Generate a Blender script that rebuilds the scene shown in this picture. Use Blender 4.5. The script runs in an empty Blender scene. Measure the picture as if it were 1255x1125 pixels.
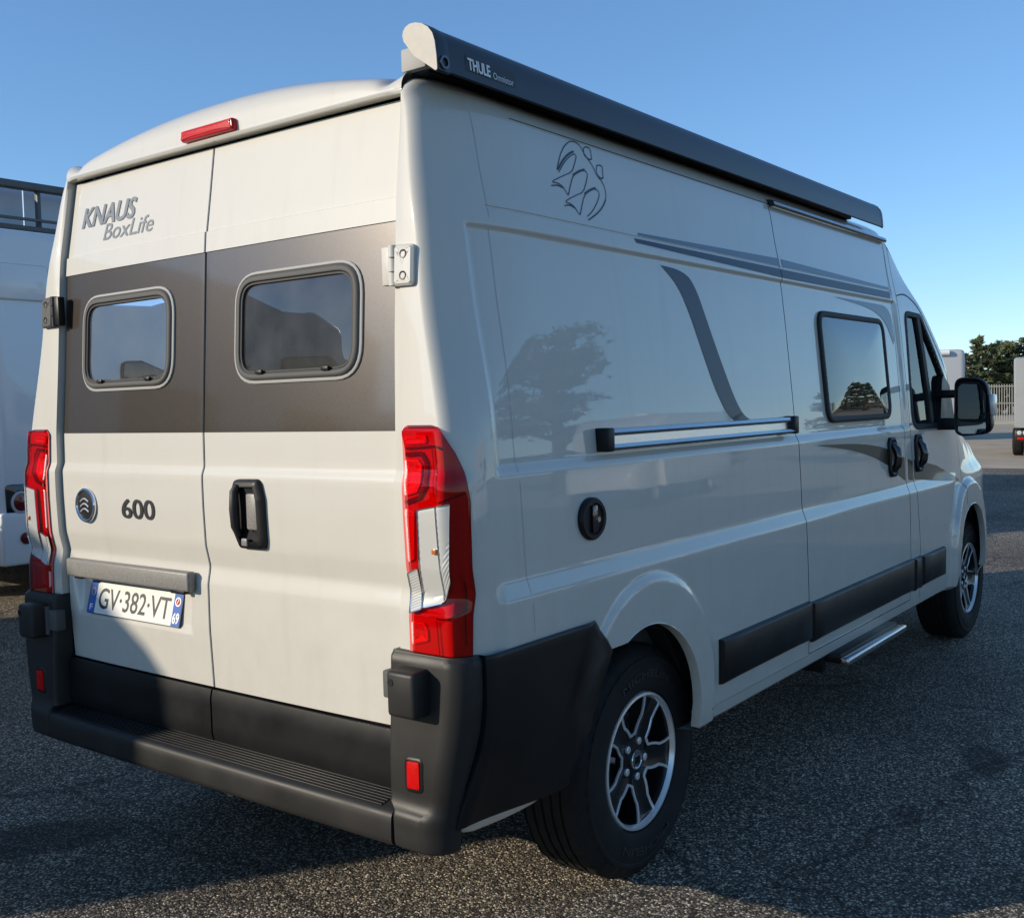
import bpy, bmesh, math, random
import numpy as np
from mathutils import Vector, Matrix, Euler
R_ = math.radians
random.seed(7)
SC = bpy.context.scene
COL = SC.collection

# ------------------------------------------------------------------ camera
cam_d = bpy.data.cameras.new('camera'); cam = bpy.data.objects.new('camera', cam_d); COL.objects.link(cam)
CAMP = Vector((-1.928, -2.678, 1.534)); YAW, PITCH, ROLL, FPX = R_(37.149), R_(-2.991), R_(-1.504), 1303.36
fwd = Vector((math.cos(YAW)*math.cos(PITCH), math.sin(YAW)*math.cos(PITCH), math.sin(PITCH)))
rgt = Vector((math.sin(YAW), -math.cos(YAW), 0)); upv = rgt.cross(fwd)
r2 = math.cos(ROLL)*rgt + math.sin(ROLL)*upv; u2 = -math.sin(ROLL)*rgt + math.cos(ROLL)*upv
m3 = Matrix((r2, u2, -fwd)).transposed().to_4x4(); m3.translation = CAMP
cam.matrix_world = m3
cam_d.sensor_fit = 'HORIZONTAL'; cam_d.sensor_width = 36.0; cam_d.lens = 36.0*FPX/1255.0
cam_d.clip_start = 0.05; cam_d.clip_end = 3000
SC.camera = cam
# ------------------------------------------------------------------ world, sun, exposure
SUN_AZ, SUN_EL = R_(35.0), R_(18.4)          # light travels towards +x, -y
sdir = Vector((-math.cos(SUN_AZ)*math.cos(SUN_EL), math.sin(SUN_AZ)*math.cos(SUN_EL), math.sin(SUN_EL)))
wd = bpy.data.worlds.new('World'); SC.world = wd; wd.use_nodes = True
nt = wd.node_tree; nt.nodes.clear()
sky = nt.nodes.new('ShaderNodeTexSky'); sky.sky_type = 'NISHITA'; sky.sun_disc = False
sky.sun_elevation = SUN_EL; sky.sun_rotation = math.atan2(sdir.x, sdir.y)
sky.altitude = 150; sky.air_density = .9; sky.dust_density = 0.05; sky.ozone_density = 5.6
bg = nt.nodes.new('ShaderNodeBackground'); bg.inputs[1].default_value = 0.15
wo = nt.nodes.new('ShaderNodeOutputWorld')
gam = nt.nodes.new('ShaderNodeGamma'); gam.inputs[1].default_value = .80
hs = nt.nodes.new('ShaderNodeHueSaturation'); hs.inputs['Saturation'].default_value = 1.06; hs.inputs['Value'].default_value = 1.21
nt.links.new(sky.outputs[0], gam.inputs[0]); nt.links.new(gam.outputs[0], hs.inputs['Color']); nt.links.new(hs.outputs[0], bg.inputs[0]); nt.links.new(bg.outputs[0], wo.inputs[0])
sl = bpy.data.lights.new('sun', 'SUN'); sl.energy = 3.5; sl.angle = R_(0.55); sl.color = (1.0, 0.88, 0.71)
so = bpy.data.objects.new('sun', sl); COL.objects.link(so); so.location = (-20, 14, 12)
so.rotation_euler = (-sdir).to_track_quat('-Z', 'Y').to_euler()
vs = SC.view_settings; SC.display_settings.display_device = 'sRGB'
vs.view_transform = 'Standard'; vs.look = 'None'; vs.exposure = 0.48; vs.gamma = 1.0
SC.cycles.max_bounces = 8; SC.cycles.transparent_max_bounces = 16
SC.cycles.use_denoising = True

# ------------------------------------------------------------------ materials
def mat(name, col, rough=0.5, metal=0.0, coat=0.0, coat_r=0.03, spec=0.5, noise=None, bump=None, emit=None, trans=0.0, ior=1.5):
    m = bpy.data.materials.new(name); m.use_nodes = True
    t = m.node_tree; b = t.nodes['Principled BSDF']
    b.inputs['Base Color'].default_value = (*col, 1); b.inputs['Roughness'].default_value = rough
    b.inputs['Metallic'].default_value = metal; b.inputs['Coat Weight'].default_value = coat
    b.inputs['Coat Roughness'].default_value = coat_r; b.inputs['Specular IOR Level'].default_value = spec
    b.inputs['Transmission Weight'].default_value = trans; b.inputs['IOR'].default_value = ior
    if emit: b.inputs['Emission Color'].default_value = (*emit[0], 1); b.inputs['Emission Strength'].default_value = emit[1]
    tc = t.nodes.new('ShaderNodeTexCoord')
    if noise:                                   # (scale, amount, rough_amount)
        n = t.nodes.new('ShaderNodeTexNoise'); n.inputs['Scale'].default_value = noise[0]; n.inputs['Detail'].default_value = 6
        t.links.new(tc.outputs['Object'], n.inputs['Vector'])
        mp = t.nodes.new('ShaderNodeMapRange'); mp.inputs[1].default_value = .25; mp.inputs[2].default_value = .75
        mp.inputs[3].default_value = 1-noise[1]; mp.inputs[4].default_value = 1+noise[1]
        t.links.new(n.outputs[0], mp.inputs[0])
        mx = t.nodes.new('ShaderNodeVectorMath'); mx.operation = 'SCALE'; mx.inputs[0].default_value = col
        t.links.new(mp.outputs[0], mx.inputs['Scale']); t.links.new(mx.outputs[0], b.inputs['Base Color'])
        if len(noise) > 2:
            m2 = t.nodes.new('ShaderNodeMapRange'); m2.inputs[1].default_value = .3; m2.inputs[2].default_value = .7
            m2.inputs[3].default_value = max(0, rough-noise[2]); m2.inputs[4].default_value = rough+noise[2]
            t.links.new(n.outputs[0], m2.inputs[0]); t.links.new(m2.outputs[0], b.inputs['Roughness'])
    if bump:                                    # (scale, strength, distance, kind)
        if len(bump) > 3 and bump[3] == 'v':
            n = t.nodes.new('ShaderNodeTexVoronoi')
        else:
            n = t.nodes.new('ShaderNodeTexNoise'); n.inputs['Detail'].default_value = 3
        n.inputs['Scale'].default_value = bump[0]
        t.links.new(tc.outputs['Object'], n.inputs['Vector'])
        bp = t.nodes.new('ShaderNodeBump'); bp.inputs['Strength'].default_value = bump[1]; bp.inputs['Distance'].default_value = bump[2]
        t.links.new(n.outputs[0], bp.inputs['Height']); t.links.new(bp.outputs[0], b.inputs['Normal'])
    return m

def glass_mat(name, tint, ior=1.5, rough=0.0, boost=1.0, dust=0.0):
    """thin tinted pane: clear tint plus fresnel mirror, a little dust"""
    m = bpy.data.materials.new(name); m.use_nodes = True; t = m.node_tree; t.nodes.clear()
    o = t.nodes.new('ShaderNodeOutputMaterial'); tr = t.nodes.new('ShaderNodeBsdfTransparent'); tr.inputs[0].default_value = (*tint, 1)
    g = t.nodes.new('ShaderNodeBsdfGlossy'); g.inputs['Roughness'].default_value = rough
    f = t.nodes.new('ShaderNodeFresnel'); f.inputs[0].default_value = ior
    mu = t.nodes.new('ShaderNodeMath'); mu.operation = 'MULTIPLY'; mu.inputs[1].default_value = boost; mu.use_clamp = True
    t.links.new(f.outputs[0], mu.inputs[0])
    mx = t.nodes.new('ShaderNodeMixShader'); t.links.new(mu.outputs[0], mx.inputs[0])
    t.links.new(tr.outputs[0], mx.inputs[1]); t.links.new(g.outputs[0], mx.inputs[2])
    out = mx.outputs[0]
    if dust:
        d = t.nodes.new('ShaderNodeBsdfDiffuse'); d.inputs[0].default_value = (.5, .49, .46, 1)
        tc = t.nodes.new('ShaderNodeTexCoord'); n = t.nodes.new('ShaderNodeTexNoise'); n.inputs['Scale'].default_value = 9; n.inputs['Detail'].default_value = 8
        mp = t.nodes.new('ShaderNodeMapRange'); mp.inputs[1].default_value = .25; mp.inputs[2].default_value = .85; mp.inputs[3].default_value = dust*.35; mp.inputs[4].default_value = dust
        t.links.new(tc.outputs['Object'], n.inputs['Vector']); t.links.new(n.outputs[0], mp.inputs[0])
        m2 = t.nodes.new('ShaderNodeMixShader'); t.links.new(mp.outputs[0], m2.inputs[0]); t.links.new(out, m2.inputs[1]); t.links.new(d.outputs[0], m2.inputs[2]); out = m2.outputs[0]
    t.links.new(out, o.inputs[0])
    return m

M = {}
M['paint'] = mat('grey_paint', (.55, .525, .460), .45, coat=1.0, coat_r=.012, spec=.2, noise=(2.2, .02))
def weather(m, dust=.16, wave=.05):
    """slightly wavy sheet metal with road film that thickens towards the sill and faint run-off streaks"""
    t = m.node_tree; b = t.nodes['Principled BSDF']; L = t.links.new; tc = t.nodes.new('ShaderNodeTexCoord')
    n = t.nodes.new('ShaderNodeTexNoise'); n.inputs['Scale'].default_value = 2.3; n.inputs['Detail'].default_value = 1; L(tc.outputs['Object'], n.inputs['Vector'])
    bp = t.nodes.new('ShaderNodeBump'); bp.inputs['Strength'].default_value = wave; bp.inputs['Distance'].default_value = .03; L(n.outputs[0], bp.inputs['Height']); L(bp.outputs[0], b.inputs['Normal']); L(bp.outputs[0], b.inputs['Coat Normal'])
    sx = t.nodes.new('ShaderNodeSeparateXYZ'); L(tc.outputs['Object'], sx.inputs[0])
    hr = t.nodes.new('ShaderNodeMapRange'); hr.inputs[1].default_value = 1.25; hr.inputs[2].default_value = .45; hr.inputs[3].default_value = .12; hr.inputs[4].default_value = 1.0; L(sx.outputs['Z'], hr.inputs[0])
    g = t.nodes.new('ShaderNodeTexNoise'); g.inputs['Scale'].default_value = 11; g.inputs['Detail'].default_value = 9; g.inputs['Roughness'].default_value = .65; L(tc.outputs['Object'], g.inputs['Vector'])
    gr = t.nodes.new('ShaderNodeMapRange'); gr.inputs[1].default_value = .38; gr.inputs[2].default_value = .72; gr.inputs[4].default_value = dust; L(g.outputs[0], gr.inputs[0])
    mp = t.nodes.new('ShaderNodeMapping'); mp.inputs['Scale'].default_value = (16, 16, .9); L(tc.outputs['Object'], mp.inputs[0])
    s = t.nodes.new('ShaderNodeTexNoise'); s.inputs['Scale'].default_value = 1; s.inputs['Detail'].default_value = 4; L(mp.outputs[0], s.inputs['Vector'])
    sr = t.nodes.new('ShaderNodeMapRange'); sr.inputs[1].default_value = .55; sr.inputs[2].default_value = .8; sr.inputs[4].default_value = dust*.55; L(s.outputs[0], sr.inputs[0])
    mu = t.nodes.new('ShaderNodeMath'); mu.operation = 'MULTIPLY_ADD'; L(gr.outputs[0], mu.inputs[0]); L(hr.outputs[0], mu.inputs[1]); L(sr.outputs[0], mu.inputs[2])
    mx = t.nodes.new('ShaderNodeMix'); mx.data_type = 'RGBA'; L(mu.outputs[0], mx.inputs[0]); mx.inputs[7].default_value = (.27, .24, .20, 1)
    src = b.inputs['Base Color'].links[0].from_socket if b.inputs['Base Color'].links else None
    if src: L(src, mx.inputs[6])
    else: mx.inputs[6].default_value = b.inputs['Base Color'].default_value
    L(mx.outputs[2], b.inputs['Base Color'])
    cr = t.nodes.new('ShaderNodeMath'); cr.operation = 'MULTIPLY_ADD'; cr.inputs[1].default_value = .9; cr.inputs[2].default_value = b.inputs['Coat Roughness'].default_value; L(mu.outputs[0], cr.inputs[0]); L(cr.outputs[0], b.inputs['Coat Roughness'])
weather(M['paint'], .20, .03)
M['brown'] = mat('brown_metallic_film', (.036, .027, .019), .34, metal=.25, spec=.3, coat=.9, coat_r=.07, noise=(260, .35), bump=(420, .12, .0006))
M['brown'].node_tree.nodes['Principled BSDF'].inputs['Coat IOR'].default_value = 1.6
M['blkpl'] = mat('black_plastic', (.019, .018, .0165), .48, spec=.3, noise=(5, .3, .08), bump=(900, .18, .0006))
M['blkpl2'] = mat('black_plastic_smooth', (.0075, .0075, .0078), .42, spec=.28, noise=(8, .18, .06), bump=(700, .1, .0005))
M['gloss'] = mat('gloss_black', (.008, .008, .009), .12, coat=1.0, coat_r=.02)
M['rubber'] = mat('rubber_seal', (.012, .012, .012), .65)
M['seam'] = mat('seam_dark', (.006, .006, .006), .9)
M['dark'] = mat('underbody', (.015, .015, .015), .9, noise=(6, .3))
M['anth'] = mat('anthracite_awning', (.030, .034, .040), .36, metal=.3, noise=(4, .06))
M['alu'] = mat('aluminium', (.62, .62, .61), .24, metal=1.0, noise=(6, .05, .03))
M['chrome'] = mat('chrome', (.75, .76, .78), .08, metal=1.0)
M['silver'] = mat('machined_silver', (.80, .79, .78), .28, metal=.5, coat=.6, coat_r=.06)
M['rimblk'] = mat('rim_black', (.007, .007, .0075), .25, coat=.35, coat_r=.05)
M['tyre'] = mat('tyre_rubber', (.0105, .0103, .010), .78, spec=.3, noise=(9, .4), bump=(220, .25, .001))
M['tyretext'] = mat('tyre_lettering', (.017, .017, .0172), .65)
M['red'] = mat('red_lens', (.46, .002, .003), .16, coat=.22, coat_r=.015, spec=.25)
M['redglow'] = mat('red_reflector', (.50, .003, .003), .35, coat=.12, coat_r=.03, spec=.12, bump=(420, .35, .0012, 'v'))
M['redglass'] = glass_mat('red_lens_glass', (.80, .012, .012), ior=1.45, rough=.01)
M['backing'] = mat('lamp_backing', (.62, .10, .09), .5)
M['reflbowl'] = mat('lamp_reflector', (.80, .45, .42), .38, metal=.1, bump=(260, .5, .002, 'v'))
M['lampwall'] = mat('lamp_wall', (.10, .02, .02), .5)
M['reddark'] = mat('red_lens_dark', (.11, .002, .003), .2, coat=1.0)
M['clear'] = mat('clear_lens', (.50, .495, .46), .3, metal=.15, coat=1.0, coat_r=.02, bump=(160, .12, .001))
M['amber'] = mat('amber_lens', (.45, .13, .02), .25, coat=1.0)
M['white'] = mat('white_print', (.78, .78, .76), .5)
M['platew'] = mat('plate_white', (.74, .73, .66), .35, coat=.4, coat_r=.15)
M['blue'] = mat('plate_blue', (.015, .10, .40), .35, coat=.4, coat_r=.15)
M['black'] = mat('black_print', (.012, .012, .013), .45)
M['gprint'] = mat('grey_print', (.11, .125, .13), .4, coat=.5)
M['bluegrey'] = mat('blue_grey_decal', (.030, .042, .066), .45, coat=.25, coat_r=.03, spec=.2)
M['bluegrey2'] = mat('light_blue_grey_decal', (.11, .14, .18), .45, coat=.45, coat_r=.03, spec=.3)
M['browndec'] = mat('bronze_decal', (.032, .0235, .012), .4, coat=.25, coat_r=.03, spec=.3)
M['frame'] = mat('window_frame_grey', (.095, .093, .088), .6, spec=.18)
M['frametrim'] = mat('window_trim_pale', (.36, .355, .335), .6, spec=.2)
M['pane'] = glass_mat('acrylic_pane', (.10, .115, .12), ior=1.62, rough=.012, boost=1.9, dust=.13)
M['pane2'] = glass_mat('acrylic_side_pane', (.16, .18, .20), ior=1.6, rough=.006, boost=1.6, dust=.05)
M['glass'] = glass_mat('cab_glass', (.62, .70, .67), ior=1.5, boost=1.0)
M['mirror'] = mat('mirror_glass', (.75, .78, .78), .02, metal=1.0)
M['seat'] = mat('seat_fabric', (.05, .05, .055), .9, noise=(40, .2))
M['inner'] = mat('interior_lining', (.10, .10, .10), .8)
M['holder'] = mat('brushed_plate_bar', (.20, .19, .17), .45, noise=(160, .25), bump=(300, .2, .0006))

# ------------------------------------------------------------------ mesh helpers
def link(o, parent=None):
    COL.objects.link(o)
    if parent is not None: o.parent = parent
    return o
def mk(name, V, F, m, parent=None, ang=35, mats=None, fm=None, kind=None, label=None):
    me = bpy.data.meshes.new(name)
    me.from_pydata([tuple(map(float, v)) for v in V], [], [tuple(map(int, f)) for f in F])
    for x in (mats or [m]): me.materials.append(x)
    if fm is not None: me.polygons.foreach_set('material_index', list(map(int, fm)))
    if ang:
        me.shade_smooth(); me.set_sharp_from_angle(angle=R_(ang))
    me.validate(); me.update()
    o = link(bpy.data.objects.new(name, me), parent)
    if kind: o['kind'] = kind
    if label: o['label'] = label
    return o
def empty(name, loc=(0, 0, 0), rz=0, label=None, cat=None, group=None, parent=None):
    o = bpy.data.objects.new(name, None); link(o, parent); o.location = loc; o.rotation_euler = (0, 0, rz); o.empty_display_size = .2
    tag(o, label, cat, group); return o
def tag(o, label=None, cat=None, group=None, kind=None):
    if label: o['label'] = label
    if cat: o['category'] = cat
    if group: o['group'] = group
    if kind: o['kind'] = kind
    return o
class MB:
    def __init__(s): s.V = []; s.F = []; s.mi = []; s.cur = 0
    def add(s, V, F):
        n = len(s.V); s.V += [tuple(v) for v in V]; s.F += [tuple(i+n for i in f) for f in F]; s.mi += [s.cur]*len(F); return s
    def box(s, x0, x1, y0, y1, z0, z1, b=0.0, seg=2):
        bm = bmesh.new(); bmesh.ops.create_cube(bm, size=1)
        for v in bm.verts: v.co = Vector(((x0+x1)/2+v.co.x*(x1-x0), (y0+y1)/2+v.co.y*(y1-y0), (z0+z1)/2+v.co.z*(z1-z0)))
        if b: bmesh.ops.bevel(bm, geom=bm.edges[:], offset=b, segments=seg, profile=.5, affect='EDGES')
        bm.verts.index_update(); s.add([v.co[:] for v in bm.verts], [[v.index for v in f.verts] for f in bm.faces]); bm.free(); return s
    def tube(s, pts, r, n=10, caps=True):
        P = [Vector(p) for p in pts]; rs = r if isinstance(r, (list, tuple)) else [r]*len(P); V = []; F = []
        a = None
        for i, p in enumerate(P):
            d = (P[min(i+1, len(P)-1)]-P[max(i-1, 0)]).normalized()
            if a is None: a = d.orthogonal().normalized()
            a = (a-d*a.dot(d)).normalized(); b = d.cross(a)
            V += [p+rs[i]*(math.cos(2*math.pi*k/n)*a+math.sin(2*math.pi*k/n)*b) for k in range(n)]
        for i in range(len(P)-1):
            for k in range(n): F.append((i*n+k, i*n+(k+1) % n, (i+1)*n+(k+1) % n, (i+1)*n+k))
        if caps: F.append(tuple(range(n))[::-1]); F.append(tuple(range((len(P)-1)*n, len(P)*n)))
        return s.add(V, F)
    def prism(s, poly, fn, d0, d1):
        """poly of 2-D points; fn(a,b,d)->xyz; solid between depths d0, d1"""
        n = len(poly); V = [fn(a, b, d0) for a, b in poly]+[fn(a, b, d1) for a, b in poly]
        F = [tuple(range(n))[::-1], tuple(range(n, 2*n))]+[(i, (i+1) % n, n+(i+1) % n, n+i) for i in range(n)]
        return s.add(V, F)
    def strip(s, rows, close=False):
        """grid from list of equal-length rows of points"""
        n = len(rows[0]); V = [p for r in rows for p in r]; F = []
        for i in range(len(rows)-1):
            for k in range(n if close else n-1): F.append((i*n+k, i*n+(k+1) % n, (i+1)*n+(k+1) % n, (i+1)*n+k))
        return s.add(V, F)
    def lathe(s, prof, fn, n=48):
        """prof list of (r, o); fn(r, theta, o)->xyz"""
        return s.strip([[fn(r, 2*math.pi*k/n, o) for k in range(n)] for r, o in prof], close=True)
    def build(s, name, m, parent=None, ang=35, **k):
        if isinstance(m, list): return mk(name, s.V, s.F, None, parent, ang, mats=m, fm=s.mi, **k)
        return mk(name, s.V, s.F, m, parent, ang, **k)
def sm(a, b, x):
    t = min(1, max(0, (x-a)/(b-a))); return t*t*(3-2*t)
def lerp(a, b, t): return a+(b-a)*t
def rpoly(poly, r, n=6):
    """round the corners of a closed polygon"""
    out = []; N = len(poly)
    rr = r if isinstance(r, (list, tuple)) else [r]*N
    for i in range(N):
        p = np.array(poly[i], float); a = np.array(poly[i-1], float)-p; b = np.array(poly[(i+1) % N], float)-p
        la, lb = np.linalg.norm(a), np.linalg.norm(b); c = np.dot(a, b)/(la*lb); h = math.acos(max(-1, min(1, c)))/2
        d = min(rr[i]/math.tan(h), la*.48, lb*.48); p0 = p+a/la*d; p1 = p+b/lb*d
        for k in range(n+1):
            t = k/n; out.append(tuple((1-t)**2*p0+2*t*(1-t)*p+t*t*p1))
    return out
def inset(poly, d):
    """move a closed polygon inwards by d along its normals"""
    P = np.array(poly); A = np.roll(P, 1, 0); B = np.roll(P, -1, 0); t = B-A; t /= np.linalg.norm(t, axis=1)[:, None]+1e-12
    area = np.sum(P[:, 0]*np.roll(P[:, 1], -1)-np.roll(P[:, 0], -1)*P[:, 1])
    nrm = np.stack([-t[:, 1], t[:, 0]], 1)*(1 if area > 0 else -1)
    return P+nrm*d
def ring(poly, prof, S):
    """frame: prof list of (inset, offset) swept round a closed polygon on surface S(a,b,off)"""
    mb = MB(); mb.strip([[S(a, b, o) for a, b in inset(poly, d)] for d, o in prof], close=True); return mb
def cap(poly, prof, S):
    """bulged lid: rings by (inset, offset), closed with a fan"""
    mb = ring(poly, prof, S); P = np.array(poly); c = P.mean(0); n = len(P)
    base = len(mb.V)-n; last = prof[-1][1]
    mb.V.append(tuple(S(c[0], c[1], last))); mb.F += [(base+i, base+(i+1) % n, len(mb.V)-1) for i in range(n)]; mb.mi += [0]*n
    return mb
def inside(poly, a, b):
    c = False; n = len(poly); j = n-1
    for i in range(n):
        if (poly[i][1] > b) != (poly[j][1] > b) and a < (poly[j][0]-poly[i][0])*(b-poly[i][1])/(poly[j][1]-poly[i][1])+poly[i][0]: c = not c
        j = i
    return c
def text2d(body, size=1.0, bold=0.0, shear=0.0, spacing=1.0, xs=1.0):
    """flat letter shapes as (verts2d, faces), built-in font, origin at the left end of the baseline"""
    cu = bpy.data.curves.new('t', 'FONT'); cu.body = body; cu.size = size; cu.offset = bold; cu.shear = shear; cu.space_character = spacing
    cu.fill_mode = 'FRONT'; cu.resolution_u = 4
    o = bpy.data.objects.new('t', cu); COL.objects.link(o)
    dg = bpy.context.evaluated_depsgraph_get(); me = o.evaluated_get(dg).to_mesh()
    V = [(v.co.x*xs, v.co.y) for v in me.vertices]; F = [tuple(p.vertices) for p in me.polygons]
    o.evaluated_get(dg).to_mesh_clear(); bpy.data.objects.remove(o); bpy.data.curves.remove(cu)
    return V, F
def text_on(name, body, fit, S, m, parent, bold=0.0, shear=0.0, spacing=1.0, off=.0015, heavy=0.0):
    """letters fitted to the box fit=(a0,a1,b0,b1) of surface S"""
    V, F = text2d(body, 1.0, bold, shear, spacing)
    x0, x1 = min(v[0] for v in V), max(v[0] for v in V); y0, y1 = min(v[1] for v in V), max(v[1] for v in V)
    a0, a1, b0, b1 = fit
    P = []; G = []; n = len(V)
    for k, (dx, dy) in enumerate([(0, 0)] if not heavy else [(-heavy, 0), (-heavy/2, 0), (0, 0), (heavy/2, 0), (heavy, 0), (0, heavy*.6)]):   # heavier strokes: the shape laid over itself
        P += [S(a0+(a1-a0)*(x+dx-x0)/(x1-x0), b0+(b1-b0)*(y+dy-y0)/(y1-y0), off+.0002*k) for x, y in V]; G += [tuple(i+k*n for i in f) for f in F]
    return mk(name, P, G, m, parent, ang=0)
# ------------------------------------------------------------------ van surfaces (x forward from the rear, y to the left, z up)
def table(zs, vs, sig, lo, hi, n=1200):
    g = np.linspace(lo, hi, n); v = np.interp(g, zs, vs); s = max(1, sig/((hi-lo)/n)); k = np.arange(-int(3*s), int(3*s)+1)
    w = np.exp(-.5*(k/s)**2); w /= w.sum(); p = np.pad(v, len(k)//2, mode='reflect', reflect_type='odd'); v2 = np.convolve(p, w, 'valid')
    return lambda z: float(np.interp(z, g, v2))
Wt = table([.35, .44, .49, .67, .82, .99, 1.155, 1.35, 1.485, 1.65, 1.815, 1.97, 2.046, 2.147, 2.287, 2.33, 2.36, 2.385, 2.40, 2.406],
           [1.0, 1.018, 1.027, 1.031, 1.029, 1.025, 1.02, 1.012, 1.003, .988, .973, .957, .943, .922, .900, .887, .868, .842, .815, .795], .018, .35, 2.406)
Rt = table([.40, .53, .667, .876, 1.013, 1.064, 1.13, 1.25, 1.343, 1.367, 1.471, 1.667, 1.863, 2.015, 2.077, 2.184, 2.33, 2.45],
           [.068, .068, .068, .059, .060, .071, .057, .053, .053, .0635, .065, .078, .091, .101, .107, .124, .146, .165], .006, .40, 2.45)
DEt = table([.4, 1.0, 1.47, 1.7, 2.07, 2.34, 2.45], [.795, .803, .803, .796, .794, .784, .78], .04, .4, 2.45)
ZE_X = [0, 3.5, 3.6, 3.66, 3.8, 4.0, 4.2, 4.45, 4.8, 5.1, 5.45, 5.7, 5.85, 5.96]
ZE_Z = [2.405, 2.405, 2.345, 2.30, 2.205, 2.045, 1.89, 1.68, 1.43, 1.26, 1.16, 1.08, 1.0, .90]
ZC_Z = [2.505, 2.505, 2.46, 2.43, 2.33, 2.17, 2.0, 1.78, 1.51, 1.32, 1.23, 1.15, 1.07, .95]
ZEt = table(ZE_X, ZE_Z, .03, 3.0, 5.96); ZCt = table(ZE_X, ZC_Z, .05, 3.0, 5.96)
def z_edge(x): return 2.405 if x < 3.4 else min(2.405, ZEt(x))
def nar(x): return float(np.interp(x, [4.4, 4.8, 5.0, 5.2, 5.35, 5.45, 5.6, 5.75, 5.85, 5.92, 5.945, 5.955], [0, .008, .018, .038, .06, .085, .14, .22, .33, .50, .66, .80]))
ARCH = ((.885, .514, .335), (4.77, .47, .40))
def zbot(x):
    if x < .745: return .80 if x < .63 else .818
    cx, cz, r = ARCH[0]
    if x < cx+r: return cz+math.sqrt(max(0, r*r-(x-cx)**2)) if x < cx+r-.0005 else .44
    cx, cz, r = ARCH[1]
    if cx-r < x < cx+r: return cz+math.sqrt(max(0, r*r-(x-cx)**2))
    return .44 if x < cx else .36
def feat(x, z, right=True):
    d = 0.0
    m = sm(.205, .222, x)*(1-sm(3.60, 3.64, x))
    if m: d -= .011*m*(np.interp(z, [1.343, 1.349, 1.373, 1.379], [0, .05, .95, 1])*(1-np.interp(z, [1.987, 1.991, 2.004, 2.008], [0, .05, .95, 1])))
    d += .017*sm(.175, .200, x)*(1-np.interp(z, [1.022, 1.028, 1.070, 1.077, 1.12], [0, .04, .88, .95, 1]))*(1-sm(4.3, 4.6, x))
    d += .003*sm(.29, .30, x)*(1-sm(3.6, 3.61, x))*(np.interp(z, [2.049, 2.051, 2.055, 2.057], [0, 1, 1, 0])*-1.0)
    for (cx, cz, r, a) in ((.92, .577, .423, .013), (4.77, .52, .50, .030)):
        q = math.hypot(x-cx, max(0, z-cz) if z > cz else 0)
        if abs(x-cx) < r+.1 and z > .40: d += a*(1-sm(r-.026, r+.003, q))
    return float(d)
def Ybase(x, z):
    w = Wt(z); ax, by = corner(z); q = 1-(x-XR(z))/ax
    return w-by*(1-math.sqrt(max(0, 1-min(1, q)**2))) if q > 0 else w
def Yside(x, z, xr=None):
    y = Ybase(x, z)+feat(x, z)-nar(x)
    if x > 4.2 and z > 1.0: y -= (z-1.0)*.40*sm(4.35, 5.35, x)*sm(1.0, 1.12, z)
    if z > 1.98 and x > 3.5: y -= .10*sm(3.6, 4.5, x)*sm(1.98, 2.3, z)
    return y
def corner(z): t = sm(1.42, 1.85, z); return lerp(.13, .40, t)*(1-.6*sm(2.33, 2.405, z)), lerp(.055, .092, t)*(1-.65*sm(2.33, 2.405, z))
def XR(z): return Rt(z)-.014+(.085*((z-2.345)/.06)**2 if z > 2.345 else 0)
def Ss(x, z, off=0.0): return (x, -(Yside(x, z)+off), z)
def SsL(x, z, off=0.0): return (x, Yside(x, z)+off, z)
def Sr(y, z, off=0.0): return (Rt(z)-off, y, z)
def plan(u, z, off=0.0):
    """rear right corner: u<0 rear face (metres from corner start), 0..1 the elliptic corner, >1 metres along the side"""
    ax, by = corner(z); xr = XR(z); ye = Wt(z)
    if u < 0: return (xr-off, -(ye-by+u), z)
    if u <= 1:
        th = u*math.pi/2; n = Vector((-math.cos(th)/ax, -math.sin(th)/by, 0)).normalized()
        x = xr+ax*(1-math.cos(th)); return (x+n.x*off, -(ye-by)-by*math.sin(th)-feat(x, z)+n.y*off, z)
    x = xr+ax+(u-1); return (x, -(Yside(x, z)+off), z)

def panegrid(poly, S, off, dome, ins=.022):
    P = inset(poly, ins); c = P.mean(0); rows = []
    for k in (1, .985, .95, .9, .8, .65, .5, .35, .2, .08): rows.append([S(c[0]+(a-c[0])*k, c[1]+(b-c[1])*k, off+dome*(1-k**3)) for a, b in P])
    mb = MB(); mb.strip(rows, close=True); n = len(P); b = len(mb.V)-n; mb.F.append(tuple(range(b, b+n))); mb.mi.append(0); return mb
van = empty('camper_van', (0, 0, 0), 0, 'pale grey panel camper van with brown band and swoosh stripes in the foreground', 'camper van')

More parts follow.
